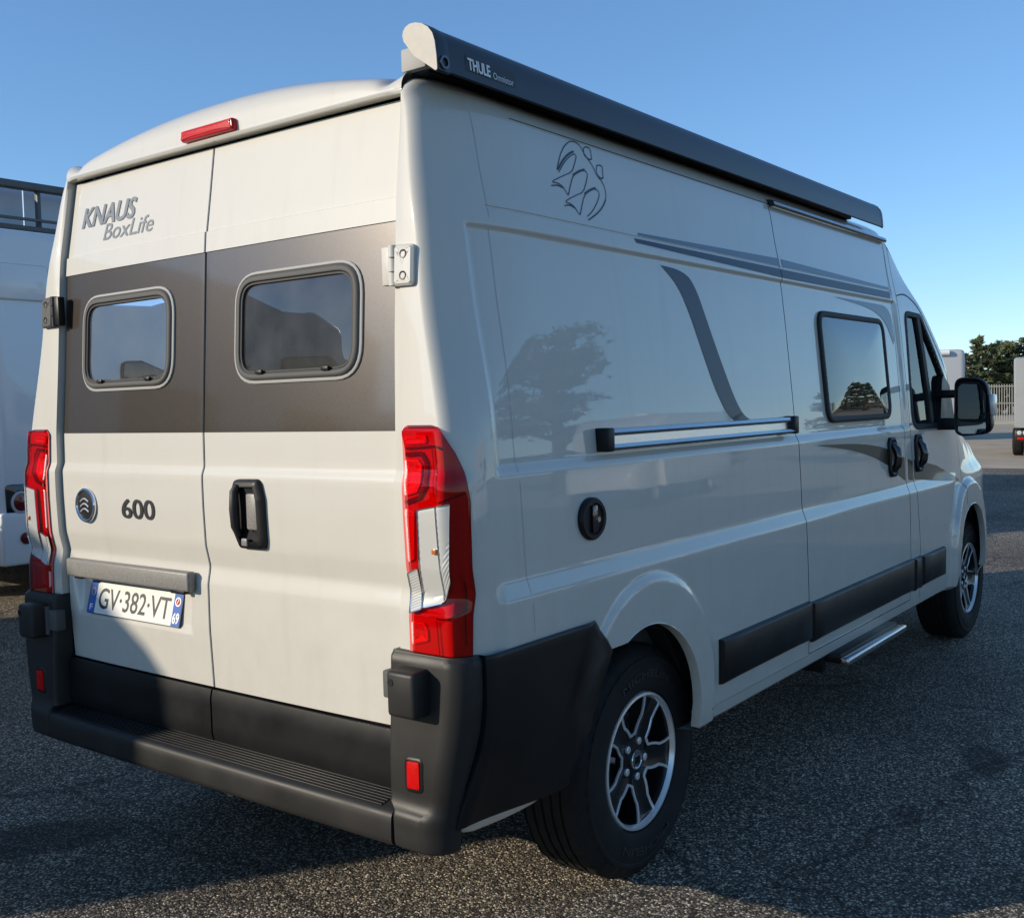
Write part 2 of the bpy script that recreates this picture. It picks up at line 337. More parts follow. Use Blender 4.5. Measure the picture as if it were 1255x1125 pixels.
WIN_SIDE = rpoly([(2.535, 1.415), (3.385, 1.412), (3.392, 1.898), (2.535, 1.898)], .075)
CABW = rpoly([(3.70, 1.345), (4.50, 1.335), (4.43, 1.56), (4.23, 1.765), (4.03, 1.955), (3.755, 1.962)], [.10, .07, .3, .3, .09, .07], 5)
def build_side(sg):
    """sg=-1 right (with the sliding door), +1 left"""
    right = sg < 0
    zs = set(np.round(np.arange(.44, 2.40, .03), 4)) | {.36, .40, 1.022, 1.028, 1.036, 1.05, 1.063, 1.070, 1.077, 1.09, 1.12, 1.343, 1.349, 1.361, 1.373, 1.379, 1.987, 1.991, 1.997, 2.004, 2.008, 2.049, 2.051, 2.055, 2.057,
          2.312, 2.318, 2.33, 2.345, 2.36, 2.375, 2.385, 2.395, 2.402, 2.405}
    if right: zs |= {.485, .489}
    zs = sorted(float(z) for z in zs); zs = [z for i, z in enumerate(zs) if i == 0 or z-zs[i-1] > .0015]
    cols = [('f', 0)]+[('r', k/4) for k in range(5)]+[('c', k/18) for k in range(1, 19)]
    gaps = [2.19, 3.57, 3.685, 4.62] if right else [3.685, 4.62]
    xs = set(np.round(np.arange(.26, 5.40, .03), 4)) | set(np.round(np.arange(5.4, 5.955, .015), 4)) | {.198, .205, .2135, .222, .235}
    for cx, cz, r in ARCH:
        for k in range(25): xs.add(round(cx-r*math.cos(math.pi*k/24), 4))
        xs |= {cx+r-.0006, cx+r+.0004}
    xs |= {.444, .50, .571, .672} | set(np.round(np.arange(.49, 1.40, .0125), 4)); zs = sorted(set(zs) | set(np.round(np.arange(.80, 1.02, .0125), 4))); zs = [z for i, z in enumerate(zs) if i == 0 or z-zs[i-1] > .0015]
    xs = [x for x in xs if not any(abs(x-g) < .012 for g in gaps)]
    for g in gaps: xs += [g-.012, g-.003, g+.003, g+.012]
    xs = sorted(xs)
    def warp(x, z):
        if 3.45 < x < 3.62: return x+(z-1.37)*.037*(1-abs(x-3.57)/.12 if x < 3.57 else 1-abs(x-3.57)/.055)
        if 3.63 < x < 3.8: return x+float(np.interp(z, [.45, .78, 1.03, 1.37, 2.0], [.02, .024, -.002, -.018, -.022]))*max(0, 1-abs(x-3.685)/.06)
        return x
    def pt(c, z):
        k, v = c
        ax, by = corner(z); xr = XR(z)
        if k == 'f': return (xr+.05, -DEt(z), z)
        if k == 'r':
            ye = Wt(z)-by; y = lerp(min(DEt(z), ye-.004), ye, v); return (xr+.006*(1-v)**4, -y, z)
        if k == 'c':
            x = xr+(.192-xr)*v*v; return (x, -Yside(x, z), z)
        x = v
        zb, ze = zbot(x), z_edge(x)
        z = min(max(z, zb), ze); x = warp(x, z)
        return (x, -Yside(x, z), z)
    extra = [('x', x) for x in xs if x > .195]
    allc = cols+extra
    V = []; 
    for c in allc:
        for z in zs:
            if c[0] in 'frc':
                V.append(pt(c, max(z, .86)))
            else: V.append(pt(c, z))
    nz = len(zs); F = {}
    A = np.array(V)
    for i in range(len(allc)-1):
        for j in range(nz-1):
            q = [i*nz+j, (i+1)*nz+j, (i+1)*nz+j+1, i*nz+j+1]
            P = A[q]; ar = np.linalg.norm(np.cross(P[1]-P[0], P[2]-P[0]))+np.linalg.norm(np.cross(P[2]-P[0], P[3]-P[0]))
            if ar < 1e-8: continue
            c = P.mean(0); reg = 'body'
            if allc[i][0] == 'x':
                x0, x1 = allc[i][1], allc[i+1][1]; xm = (x0+x1)/2; zm = (zs[j]+zs[j+1])/2
                if right and 2.19 < xm < 3.57 and .489 <= zs[j] and zs[j+1] <= 2.3121: reg = 'sliding_door'
                elif 3.685 < xm < 4.62 and zm > .50: reg = 'cab_door'
                if right and abs(xm-2.19) < .004 and zm > .485 and zm < 2.35: reg = 'seam'
                if right and abs(xm-3.57) < .004 and zm > .485 and zm < 2.35: reg = 'seam'
                if right and 2.19 < xm < 3.57 and (abs(zm-.487) < .0021 or abs(zm-2.315) < .0031): reg = 'seam'
                if abs(xm-3.685) < .004 and zm > .46: reg = 'seam'
                if abs(xm-4.62) < .004 and zm > .88: reg = 'seam'
                if right and 2.4 < xm < 3.5 and inside(inset(WIN_SIDE, .018), c[0], c[2]): continue
                if 3.6 < xm < 4.6 and inside(inset(CABW, .018), c[0], c[2]): continue
            F.setdefault(reg, []).append(q)
    out = {}
    for reg, fs in F.items():
        used = sorted({i for f in fs for i in f}); mp = {u: k for k, u in enumerate(used)}
        P = A[used].copy()
        if reg == 'seam': P[:, 1] += .012
        if not right: P[:, 1] *= -1; fs = [f[::-1] for f in fs]
        nm = {'body': 'side_panel', 'seam': 'door_seam'}.get(reg, reg)
        out[reg] = mk(nm, P, [[mp[i] for i in f] for f in fs], M['seam'] if reg == 'seam' else M['paint'], van, ang=40)
        # merge collapsed points so that shading stays clean along the clamped edges
        bm = bmesh.new(); bm.from_mesh(out[reg].data); bmesh.ops.remove_doubles(bm, verts=bm.verts, dist=.0004); bm.to_mesh(out[reg].data); bm.free()
        out[reg].data.shade_smooth(); out[reg].data.set_sharp_from_angle(angle=R_(40))
    return out
SR = build_side(-1); SL = build_side(1)

# ---- roof, rear header, bonnet and windscreen
def ztop(y):
    a = abs(y)
    crown = 2.505-.092*(a/.72)**2.2
    if a < .66: return crown
    c = 2.505-.092*(.66/.72)**2.2
    return float(np.interp(a, [.66, .69, .715, .735, .765, .79, .82], [c, c-.012, 2.388, 2.384, 2.392, 2.402, 2.402]))
ys = sorted(set(np.round(np.concatenate([np.linspace(-.66, .66, 45), [-.79, -.775, -.765, -.75, -.735, -.725, -.715, -.705, -.69, -.675]]), 4)) | {.79, .775, .765, .75, .735, .725, .715, .705, .69, .675})
rows = []
def hdr(y, t):
    """rear header: rises from the gutter lip over the doors into the crown"""
    a = abs(y); zt = ztop(y); z0 = 2.352; xh = .126+.008*(a/.8)**4
    th = t*math.pi/2; ax = lerp(.30, .05, sm(.62, .76, a)); e = lerp(1.7, 1.0, sm(.62, .76, a))
    return (xh+ax*(1-math.cos(th)**(1/1.0))**e, y, z0+(zt-z0)*math.sin(th)**.95)
rows.append([(.155, y, 2.338) for y in ys])
lipf = lambda y: .126+.008*(abs(y)/.8)**4-.009*(1-sm(.735, .785, abs(y)))
rows.append([(lipf(y)+.003, y, 2.340) for y in ys])
rows.append([(lipf(y), y, 2.346) for y in ys])
rows.append([(lipf(y)*.6+.4*(.126+.008*(abs(y)/.8)**4), y, 2.351) for y in ys])
for k in range(15): rows.append([hdr(y, k/14) for y in ys])
for x in np.arange(.55, 3.50, .145): rows.append([(x, y, ztop(y)) for y in ys])
mb = MB(); mb.strip(rows); roof = mb.build('roof', M['paint'], van, 40)
def top_section(x, n=41):
    ye = Yside(x, z_edge(x)); ze, zc = z_edge(x), ZCt(x); L = []
    for k in range(n):
        y = lerp(-ye, ye, k/(n-1)); q = abs(y)/ye
        sh = 1-q**2.6
        if x < 3.9: sh = lerp((ztop(y*.79/ye)-2.402)/.103, sh, sm(3.48, 3.9, x))
        z = ze+(zc-ze)*sh
        L.append((x, y, z))
    return L
xsF = list(np.arange(3.45, 4.08, .04))+list(np.arange(4.08, 5.14, .04))+list(np.arange(5.14, 5.955, .03))
sec = [top_section(x) for x in xsF]
mp_, mg, mh = MB(), MB(), MB()
for i in range(len(xsF)-1):
    for k in range(40):
        q = [sec[i][k], sec[i][k+1], sec[i+1][k+1], sec[i+1][k]]; xm = (xsF[i]+xsF[i+1])/2; s = abs(k+.5-20)/20
        t = mg if (4.08 < xm < 5.12 and s < .90) else (mh if xm > 5.12 else mp_)
        t.add(q, [(0, 1, 2, 3)])
def weld(o, d=.0005, ang=40):
    bm = bmesh.new(); bm.from_mesh(o.data); bmesh.ops.remove_doubles(bm, verts=bm.verts, dist=d); bmesh.ops.recalc_face_normals(bm, faces=bm.faces); bm.to_mesh(o.data); bm.free()
    o.data.shade_smooth(); o.data.set_sharp_from_angle(angle=R_(ang)); return o
weld(mp_.build('cab_roof', M['paint'], van)); weld(mg.build('windscreen', M['glass'], van)); weld(mh.build('bonnet', M['paint'], van))

# ---- rear doors
DZ = sorted(set(np.round(np.concatenate([np.arange(.694, 2.333, .025), [1.0, 1.01, 1.013, 1.03, 1.045, 1.055, 1.064, 1.073, 1.085, 1.1, 1.13, 1.335, 1.343, 1.349, 1.355, 1.361, 1.367, 1.375, 1.4705, 2.012, 2.0125, 2.016, 2.072, 2.0735, 2.076, 2.331]]), 4)))
WIN_R = rpoly([(.150, 1.612), (.663, 1.612), (.663, 1.928), (.150, 1.928)], .092, 7)
REC = [(.075, .845), (.735, .838), (.775, 1.0), (.05, 1.0)]
def rec_depth(y, z):
    """number-plate recess of the left door: deepest at the top, flush below"""
    if not (.03 < y < .80 and .82 < z < 1.02): return 0
    e = min((z-.842)/.03, (y-.078)/.035, (.745+.03*(z-.84)/.16-y)/.035)
    return .034*sm(0, 1, e)*np.interp(z, [.84, 1.0, 1.03], [.25, 1, 1])*(1-sm(1.003, 1.012, z))
def door_depth(y, z, left):
    d = 0.0
    if z > 2.0735: d += .005
    elif z < 2.0125: d += .004
    if left: d += rec_depth(y, z)
    d += .010*(abs(y)/.8)**3                     # slight crown across the width
    return d
def build_door(left):
    sg = 1 if left else -1
    ys_ = sorted(set(np.round(np.concatenate([np.linspace(0, 1, 30), [.003, .01, .985, .994, 1.0]]), 4)))
    if left: ys_ = sorted(set(ys_) | set(np.round(np.concatenate([(np.linspace(.075, .115, 6)-.004)/.79, (np.linspace(.70, .775, 8)-.004)/.79]), 4)))
    V = []; zz = DZ if not left else sorted(set(DZ) | {.842, .85, .858, .866, .874, .985, 1.0, 1.003, 1.006, 1.009, 1.0125})
    for t in ys_:
        for z in zz:
            y = lerp(.0026, DEt(z)-.007, t); e = min(1, min(y-.0026, DEt(z)-.007-y)/.003)
            V.append((Rt(z)+door_depth(y, z, left)+.003*(1-e)**2, sg*y, z))
    n = len(zz); F = []; fm = []
    hole = inset(WIN_R, .02)
    for i in range(len(ys_)-1):
        for j in range(n-1):
            q = [i*n+j, i*n+j+1, (i+1)*n+j+1, (i+1)*n+j]; c = np.mean([V[k] for k in q], 0)
            if inside(hole, abs(c[1]), c[2]): continue
            F.append(q if left else q[::-1]); fm.append(1 if 1.4705 <= zz[j] and zz[j+1] <= 2.0121 else 0)
    # return flange round the edge
    per = [i*n for i in range(len(ys_))]+[(len(ys_)-1)*n+j for j in range(1, n)]+[i*n+n-1 for i in range(len(ys_)-2, -1, -1)]+[j for j in range(n-2, 0, -1)]
    b = len(V); V += [(V[k][0]+.05, V[k][1], V[k][2]) for k in per]
    for k in range(len(per)):
        q = (per[k], per[(k+1) % len(per)], b+(k+1) % len(per), b+k); F.append(q if left else q[::-1]); fm.append(2)
    o = mk('rear_door', V, F, None, van, 30, mats=[M['paint'], M['brown'], M['seam']], fm=fm, label='left rear door with number plate' if left else 'right rear door with handle')
    # window
    S = lambda a, b, off: (Rt(b)+.004+.010*(abs(a)/.8)**3-off, sg*a, b)
    w = ring(WIN_R, [(-.003, -.002), (-.003, .005), (0, .007), (.004, .007), (.006, .004)], S).build('window_trim', M['frametrim'], o, 50)
    ring(WIN_R, [(.006, .003), (.009, .010), (.015, .014), (.024, .012), (.028, .004)], S).build('window_frame', M['frame'], o, 50)
    ring(WIN_R, [(.027, .005), (.028, .008), (.033, .008), (.035, -.004), (.036, -.03)], S).build('window_seal', M['rubber'], o, 50)
    panegrid(WIN_R, S, .001, .004, .034).build('window_pane', M['pane'], o, 70)
    for a in (.27, .54):
        hb = MB(); p = S(a, 1.612+.030, .013); hb.box(p[0]-.006, p[0]+.004, p[1]-.014, p[1]+.014, p[2]-.006, p[2]+.006, .002)
        hb.build('window_latch', M['blkpl2'], o)
    q1 = S(.4, 1.612+.037, .017)
    # lower black panel
    zz2 = list(np.linspace(.529, .688, 7)); rows = []
    for y in np.linspace(.004, .772 if not left else .79, 20):
        rows.append([(Rt(.68)-.012+(.006 if z in (zz2[0], zz2[-1]) else 0)+.03*(z-.69)**2, sg*y, z) for z in zz2])
    pm = MB(); pm.strip(rows); nV = len(zz2)
    pm.strip([[r[-1] for r in rows], [(r[-1][0]+.02, r[-1][1], r[-1][2]) for r in rows]])
    pm.strip([[p for p in rows[0]], [(p[0]+.02, p[1], p[2]) for p in rows[0]]]); pm.strip([[p for p in rows[-1]], [(p[0]+.02, p[1], p[2]) for p in rows[-1]]])
    lp = pm.build('lower_panel', M['blkpl2'], o, 30)
    return o
DL = build_door(True); DR = build_door(False)
# dark door aperture behind the gaps, floor and inner lining
mb = MB(); rows = []
for z in np.linspace(.42, 2.37, 24): rows.append([(Rt(z)+.032, s*(DEt(z)+.02), z) for s in np.linspace(-1, 1, 3)])
ap = MB()
for z0, z1 in ((.42, 1.62), (1.92, 2.37)):
    ap.strip([[(Rt(z)+.062, s*(DEt(z)+.02), z) for s in (-1, 0, 1)] for z in np.linspace(z0, z1, 14)])
for a, b in ((-.82, -.655), (-.16, .16), (.655, .82)):
    ap.strip([[(Rt(z)+.062, y, z) for y in (a, b)] for z in np.linspace(1.60, 1.94, 5)])
ap.build('door_aperture', M['seam'], van)
fl = MB(); fl.box(.10, 5.3, -.70, .70, .36, .52, .01); fl.box(1.5, 4.2, -.97, .97, .40, .52, .01); fl.box(5.1, 5.8, -.80, .80, .25, .6, .02); fl.build('floor_pan', M['dark'], van)
li = MB(); li.box(.65, 3.45, .86, .88, .52, 1.40); li.box(.65, 3.45, .80, .82, 1.95, 2.30); li.box(.65, 2.2, -.88, -.86, .52, 2.05)
li.box(.3, 3.5, -.76, .76, 2.335, 2.345); li.box(1.55, 1.58, -.85, .2, .52, 2.33); li.build('interior_lining', M['inner'], van)
# inner wheel housings
for cx in (.90, 4.86):
    for s in (-1, 1):
        n = 20; wh = MB(); RH, ZH = .40, .44
        wh.strip([[(cx-RH*math.cos(math.pi*k/n), s*y, ZH+.43*math.sin(math.pi*k/n)) for k in range(n+1)] for y in (.955, .70)])
        wh.add([(cx, s*.70, ZH)]+[(cx-RH*math.cos(math.pi*k/n), s*.70, ZH+.43*math.sin(math.pi*k/n)) for k in range(n+1)], [(0, k+1, k+2) for k in range(n)])
        wh.build('wheel_housing', M['dark'], van)
# arch lips: rolled edge
for cx, cz, r in ARCH:
    for s in (-1, 1):
        pts = []
        a0 = 114 if cx < 2 else 178
        for k in range(31):
            a = R_(lerp(a0, 2, k/30)); x, z = cx+r*math.cos(a), cz+r*math.sin(a); pts.append((x, z))
        pts.append((cx+r, .44))
        lp = MB(); lp.strip([[(x-(x-cx)*i*.05, s*(Yside(x, z)+o), z-(z-cz)*i*.05 if z > cz else z) for x, z in pts] for i, o in ((-.05, .0005), (.12, .0015), (.25, -.004), (.30, -.03))])
        lp.build('arch_lip', M['paint'], van, 60)
# sill underside
for s in (-1, 1):
    su = MB(); su.strip([[(x, s*(Yside(x, .44)+o), .44+dz) for x in np.linspace(1.222, 4.37, 40)] for o, dz in ((0, 0), (-.012, -.012), (-.10, -.02))])
    su.build('sill_edge', M['paint'], van)
# stamped sill line
for x0, x1 in ((1.30, 2.186),):
    mb = MB(); mb.strip([[Ss(x, .486+o, d) for x in np.linspace(x0, x1, 24)] for o, d in ((.004, .0), (.002, .004), (-.002, .004), (-.006, 0))]); mb.build('sill_bead', M['paint'], van, 60)
M['mshade'] = mat('joint_grey', (.30, .30, .29), .5)
# ------------------------------------------------------------------ tail lamps
def mir(fn, sg): return fn if sg < 0 else (lambda a, b, o=0.0: (lambda p: (p[0], -p[1], p[2]))(fn(a, b, o)))
def build_lamp(sg):
    S = mir(plan, sg); root = None
    uo = lambda z: float(np.interp(z, [.905, 1.2, 1.30, 1.344, 1.416, 1.457, 1.478, 1.486], [.52, .62, .65, .607, .402, .211, .07, -.015]))
    ui = lambda z: float(np.interp(z, [.905, 1.1, 1.468, 1.486], [-.128, -.126, -.116, -.095]))
    zs = [.905, .908, .915]+list(np.arange(.93, 1.46, .0125))+[1.462, 1.470, 1.476, 1.481, 1.486]
    rows = []
    for z in zs:
        e = min(1, (z-.905)/.010, (1.486-z)/.012+.05); L = []
        for k in range(27):
            t = k/26; u = lerp(ui(z), uo(z), t); g = min(1, t/.014, (1-t)/.07); off = -.004+.018*math.sqrt(max(0, 1-(1-min(e, g))**2))
            pass
            L.append(S(u, z, off))
        rows.append(L)
    mb = MB(); mb.strip(rows if sg < 0 else [r[::-1] for r in rows]); lamp = mb.build('tail_lamp', M['redglass'], van, 28)
    back = MB(); back.strip([[S(lerp(ui(z), uo(z), k/26), z, .0025) for k in range(27)] for z in zs]); back.build('lamp_backing', M['backing'], lamp, 40)
    def plate(nm, poly, o0, o1, m, r=.008, bev=.006):
        cap(rpoly(poly, r, 3), [(-.001, .002), (0.0, .0075), (.004, .0085), (.012, .0055)], S).build(nm, M['reflbowl'], lamp, 40)
    # clear insert in three panes, each in a chrome bezel
    for Q in (((-.070, 1.032), (-.002, 1.050), (-.002, 1.284), (-.058, 1.274)), ((-.110, 1.015), (-.076, 1.028), (-.076, 1.126), (-.110, 1.112)), ((.006, 1.053), (.15, 1.10), (.26, 1.290), (.006, 1.284))):
        def bl_(a, b): return tuple((1-a)*(1-b)*np.array(Q[0])+a*(1-b)*np.array(Q[1])+a*b*np.array(Q[2])+(1-a)*b*np.array(Q[3]))
        edge = [bl_(k/10, 0) for k in range(10)]+[bl_(1, k/10) for k in range(10)]+[bl_(1-k/10, 1) for k in range(10)]+[bl_(0, 1-k/10) for k in range(10)]
        ring(edge, [(-.004, .010), (-.0035, .0175), (-.0005, .0175), (.0005, .0150)], S).build('lamp_bezel', M['chrome'], lamp, 40)
        gm_ = MB(); gm_.strip([[S(*bl_(a/12, b/28), .0150+.0009*(b % 2)) for a in range(13)] for b in range(29)]); gm_.build('clear_lens', M['clear'], lamp, 20)
    # red light units and dark dividing lines
    plate('light_unit', [(-.108, 1.40), (-.062, 1.40), (-.052, 1.388), (-.052, 1.34), (-.066, 1.318), (-.108, 1.308)], .012, .0165, M['redglow'])
    plate('light_unit', [(-.110, 1.278), (-.078, 1.272), (-.090, 1.150), (-.112, 1.138)], .012, .0165, M['redglow'])
    plate('light_unit', [(-.116, .99), (-.070, .99), (-.060, .97), (-.060, .945), (-.116, .93)], .012, .0165, M['redglow'])
    plate('light_unit', [(-.105, 1.458), (-.03, 1.462), (-.03, 1.44), (-.105, 1.436)], .012, .0160, M['redglow'])
    def line(pts, w, m, o=.0092):
        m = M['lampwall']
        rws = []
        P = [np.array(q, float) for q in pts]; D = []
        for i in range(len(P)-1):
            for k in range(6): D.append(P[i]+(P[i+1]-P[i])*k/6)
        D.append(P[-1])
        for i, q in enumerate(D):
            t = D[min(i+1, len(D)-1)]-D[max(i-1, 0)]; t = t/np.linalg.norm(t); nn = np.array([-t[1], t[0]])
            rws.append([S(*(q-nn*w), o), S(*(q+nn*w), o)])
        x = MB(); x.strip(rws); x.build('lens_line', m, lamp, 0)
    line([(-.104, 1.412), (-.05, 1.416), (-.036, 1.395), (-.036, 1.335), (-.058, 1.306), (-.106, 1.292)], .005, M['reddark'])
    line([(-.100, 1.428), (-.01, 1.434), (.15, 1.425)], .003, M['reddark'])
    line([(-.03, 1.005), (.10, 1.008), (.48, 1.03)], .0022, M['reddark'])
    line([(-.012, 1.43), (-.008, 1.31)], .0016, M['reddark'])
    line([(-.028, 1.0), (-.022, .915)], .0018, M['reddark'])
    line([(.02, 1.294), (.55, 1.315)], .002, M['reddark'])
    line([(.40, 1.10), (.40, .94)], .012, M['reddark'])
    a = S(-.012, 1.175, .0175); x = MB(); x.box(a[0]-.004, a[0]+.004, a[1]-.007, a[1]+.007, a[2]-.007, a[2]+.007, .002); x.build('bulb_tint', M['amber'], lamp)
    return lamp
LAMP_R = build_lamp(-1); LAMP_L = build_lamp(1)

# ------------------------------------------------------------------ rear bumper
def build_bumper_corner(sg):
    rows = []
    FT = lambda z: float(np.interp(z, [.412, .425, .50, .512, .522, .540], [.010, .017, .019, .015, .006, 0]))
    zs = [.412, .416, .424, .435, .455, .48, .50, .508, .515, .522, .53, .54, .56, .585, .61, .66, .72, .78, .84, .885, .902, .910, .913]
    for z in zs:
        o = FT(z)                                  # foot below runs out to the step
        r_in = .012*(1-min(1, (z-.412)/.014)) + .010*sm(.898, .913, z)
        x0 = .002-o+r_in+.014*sm(.60, .9, z); yo = 1.034-r_in-.055*(1-sm(.42, .84, z)); xe = .036+.062*sm(.44, .75, z)
        yi = .792+.023*(1-sm(.512, .53, z))
        fb = min(1, o/.018); rx = .055+o; ry = lerp(.055, .075, fb)
        P = [(.075, -yi), (x0+.012, -yi), (x0+.003, -yi-.006), (x0, -yi-.010), (x0, -yi-.014), (x0, -(yo-ry))]
        for k in range(9):
            a = math.pi/2*k/8; P.append((x0+rx*(1-math.cos(a)), -(yo-ry)-ry*math.sin(a)))
        P.append((max(xe, x0+rx+.004), -yo)); P.append((max(xe, x0+rx+.004), -yo+.02))
        rows.append([(x, y if sg < 0 else -y, z) for x, y in P])
    mb = MB(); mb.strip(rows if sg > 0 else [r[::-1] for r in rows])
    n = len(rows[0]); mb.F.append(tuple(range(len(mb.V)-n, len(mb.V)))); mb.mi.append(0); mb.F.append(tuple(range(n))); mb.mi.append(0)
    o = mb.build('bumper_corner', M['blkpl'], van, 38)
    # reflector in its pocket
    s = sg
    def S(a, b, off): return (.0025+.014*sm(.60, .9, b)-off, s*a, b)
    rp = rpoly([(.858, .572), (.905, .574), (.905, .648), (.858, .646)], .008, 4)
    ring(rp, [(-.008, .0005), (-.004, .0035), (0, .0035), (.002, -.001)], S).build('reflector_pocket', M['blkpl2'], o, 40)
    cap(inset(rp, .002), [(0, -.001), (.001, .0055), (.006, .0065)], S).build('reflector', M['redglow'], o, 40)
    # lower hinge block bolted to the bumper, with the door arm
    hb = MB(); hb.box(-.045, .035, s*.838 if s > 0 else -.932, s*.932 if s > 0 else -.838, .765, .882, .012, 3); b = hb.build('hinge_cover', M['blkpl'], o, 40)
    x = MB(); yc = s*(.918 if s > 0 else .855); x.tube([(-.0465, yc, .852), (-.030, yc, .852)], .0095, 12); x.build('screw_hole', M['seam'], b)
    ar = MB(); ar.box(.008, .045, min(s*.775, s*.842), max(s*.775, s*.842), .79, .862, .006); ar.tube([(.015, s*.838, .775), (.015, s*.838, .872)], .012, 12); ar.build('hinge_arm', M['frame'], o, 40)
    return o
BR = build_bumper_corner(-1); BL = build_bumper_corner(1)
# step
rows = []
prof = [(.10, .48), (.10, .5235), (.080, .5225), (.004, .5085), (-.006, .5055), (-.0125, .500), (-.0165, .491), (-.0175, .475), (-.0185, .435), (-.015, .422), (-.006, .415), (.06, .413)]
for y in np.linspace(-.812, .812, 30): rows.append([(x+.003*(abs(y)/.83)**4, y, z) for x, z in prof])
mb = MB(); mb.strip(rows); mb.F += [tuple(range(len(prof))), tuple(range(len(mb.V)-len(prof), len(mb.V)))]; mb.mi += [0, 0]
step = mb.build('bumper_step', M['blkpl'], van, 40)
for k in range(7):
    x = .074-.0115*k; z = float(np.interp(x, [.004, .08], [.5085, .5225])); rb = MB(); rb.box(x-.0032, x+.0032, -.765, .765, z-.003, z+.0038, .002); rb.build('tread_rib', M['blkpl2'], step)
# black quarter cladding ahead of the bumper corner
for s in (-1, 1):
    rows = []
    for z in [.478, .483, .50, .54, .58, .62, .66, .70, .74, .78, .813, .85, .88, .900, .908, .912]:
        x0 = .040+.062*sm(.44, .75, z); x1 = float(np.interp(z, [.478, .56, .68, .76, .813, .90, .912], [.446, .502, .573, .632, .668, .612, .600])); L = []
        for k in range(29):
            t = k/28; x = lerp(x0, x1, t); e = min((x-x0)/.012, (x1-x)/.012, (z-.478)/.010, (.914-z)/.010); e = max(0, min(1, e))
            rid = .008*(1-sm(.0, .05, abs(z-(.60+.40*sm(.35, .60, x)*.55))-.0))*0
            o = .004+.012*math.sqrt(1-(1-e)**2)-.008*sm(0, .03, x-.30-.55*(z-.45))*sm(.0, .03, z-.64+.25*(x-.5))
            o += .010*sm(.48, .60, x)
            y = Yside(max(x, .2), z)-.055*(1-sm(.42, .84, z))*(1-sm(.05, .42, x))
            L.append((x, s*(y+o-.006), z))
        rows.append(L)
    mb = MB(); mb.strip(rows if s < 0 else [r[::-1] for r in rows])
    mb.strip([[r[-1] for r in rows], [(r[-1][0]+.002, r[-1][1]-s*.03, r[-1][2]) for r in rows]]); mb.strip([rows[0], [(p[0], p[1]-s*.03, p[2]) for p in rows[0]]])
    mb.strip([[r[0] for r in rows], [(r[0][0], r[0][1]-s*.03, r[0][2]) for r in rows]])
    mb.build('quarter_cladding', M['blkpl2'], van, 40)
for s in (-1, 1):
    mb = MB(); mb.strip([[(x, s*(1.005-o-.03*sm(.30, .0, x)), .480-dz*sm(.02, .12, x)*sm(.46, .34, x)) for x in np.linspace(.03, .44, 14)] for o, dz in ((.0, -.01), (.006, .026), (.02, .036), (.10, .038))]); mb.build('rear_valance', M['paint'], van, 50)
mb = MB(); mb.box(.05, .10, -.80, .80, .43, .50, .01); mb.tube([(.05, -.1, .43), (.05, -.1, .385)], .018, 8); mb.box(.75, 1.9, -.45, .45, .30, .42, .04); mb.tube([(.6, .55, .36), (1.3, .55, .34), (3.2, .4, .34)], .04, 10)
mb.tube([(.965, -.85, .37), (.965, .85, .37)], .05, 12); mb.build('chassis', M['dark'], van)

# ------------------------------------------------------------------ hinges, handle, badge, brake lamp, plate
for s in (-1, 1):
    def S(a, b, off): return (XR(b)-off, s*a, b)
    pl = rpoly([(.806, 1.838), (.872, 1.836), (.872, 1.940), (.806, 1.944)], .012, 4)
    h = cap(pl, [(0, -.004), (0, .010), (.006, .016), (.02, .017)], S).build('door_hinge', M['paint'] if s < 0 else M['frame'], van, 40)  # left hinge and knuckle darker: shadow side put into their colour
    for zc in (1.862, 1.916):
        x = MB(); p = S(.842, zc, .0175); x.lathe([(0, -.001), (.0075, -.001), (.0085, .0005), (.0115, .0008), (.0125, -.003)], lambda r, t, o: (p[0]-o, p[1]+r*math.cos(t), p[2]+r*math.sin(t)), 14); x.build('hinge_bolt', M['blkpl2'], h, 30)
    kn = MB(); yk = s*.800; xk = XR(1.89)-.008
    for z0, z1 in ((1.840, 1.872), (1.876, 1.908), (1.912, 1.942)): kn.tube([(xk, yk, z0), (xk, yk, z1)], .012, 12)
    kn.box(xk-.006, xk+.02, min(s*.765, s*.80), max(s*.765, s*.80), 1.842, 1.940, .004); kn.build('hinge_knuckle', M['paint'] if s < 0 else M['blkpl2'], h, 40)
# handle on the right door
H = rpoly([(-.176, 1.132), (-.150, 1.18), (-.149, 1.30), (-.165, 1.335), (-.272, 1.337), (-.288, 1.28), (-.289, 1.16), (-.284, 1.133)], .022, 5)
S = lambda a, b, off: (Rt(b)+.001-off, a, b)
hd = cap(H, [(0, -.002), (.002, .010), (.010, .016), (.022, .017), (.024, .006), (.05, .004)], S).build('door_handle', M['blkpl2'], DR, 40)
x = MB(); x.tube([(Rt(1.25)-.013, -.186, 1.172), (Rt(1.25)-.024, -.184, 1.20), (Rt(1.25)-.028, -.184, 1.25), (Rt(1.25)-.024, -.184, 1.30), (Rt(1.25)-.013, -.186, 1.318)], [.010, .013, .013, .013, .010], 10); x.build('grip', M['blkpl'], hd, 50)
x = MB(); x.box(Rt(1.24)-.010, Rt(1.24)+.0, -.262, -.215, 1.19, 1.295, .006); x.build('pull_recess', M['holder'], hd)
x = MB(); x.box(Rt(1.15)-.022, Rt(1.15)-.012, -.225, -.200, 1.143, 1.165, .003); x.build('key_flap', M['holder'], hd)
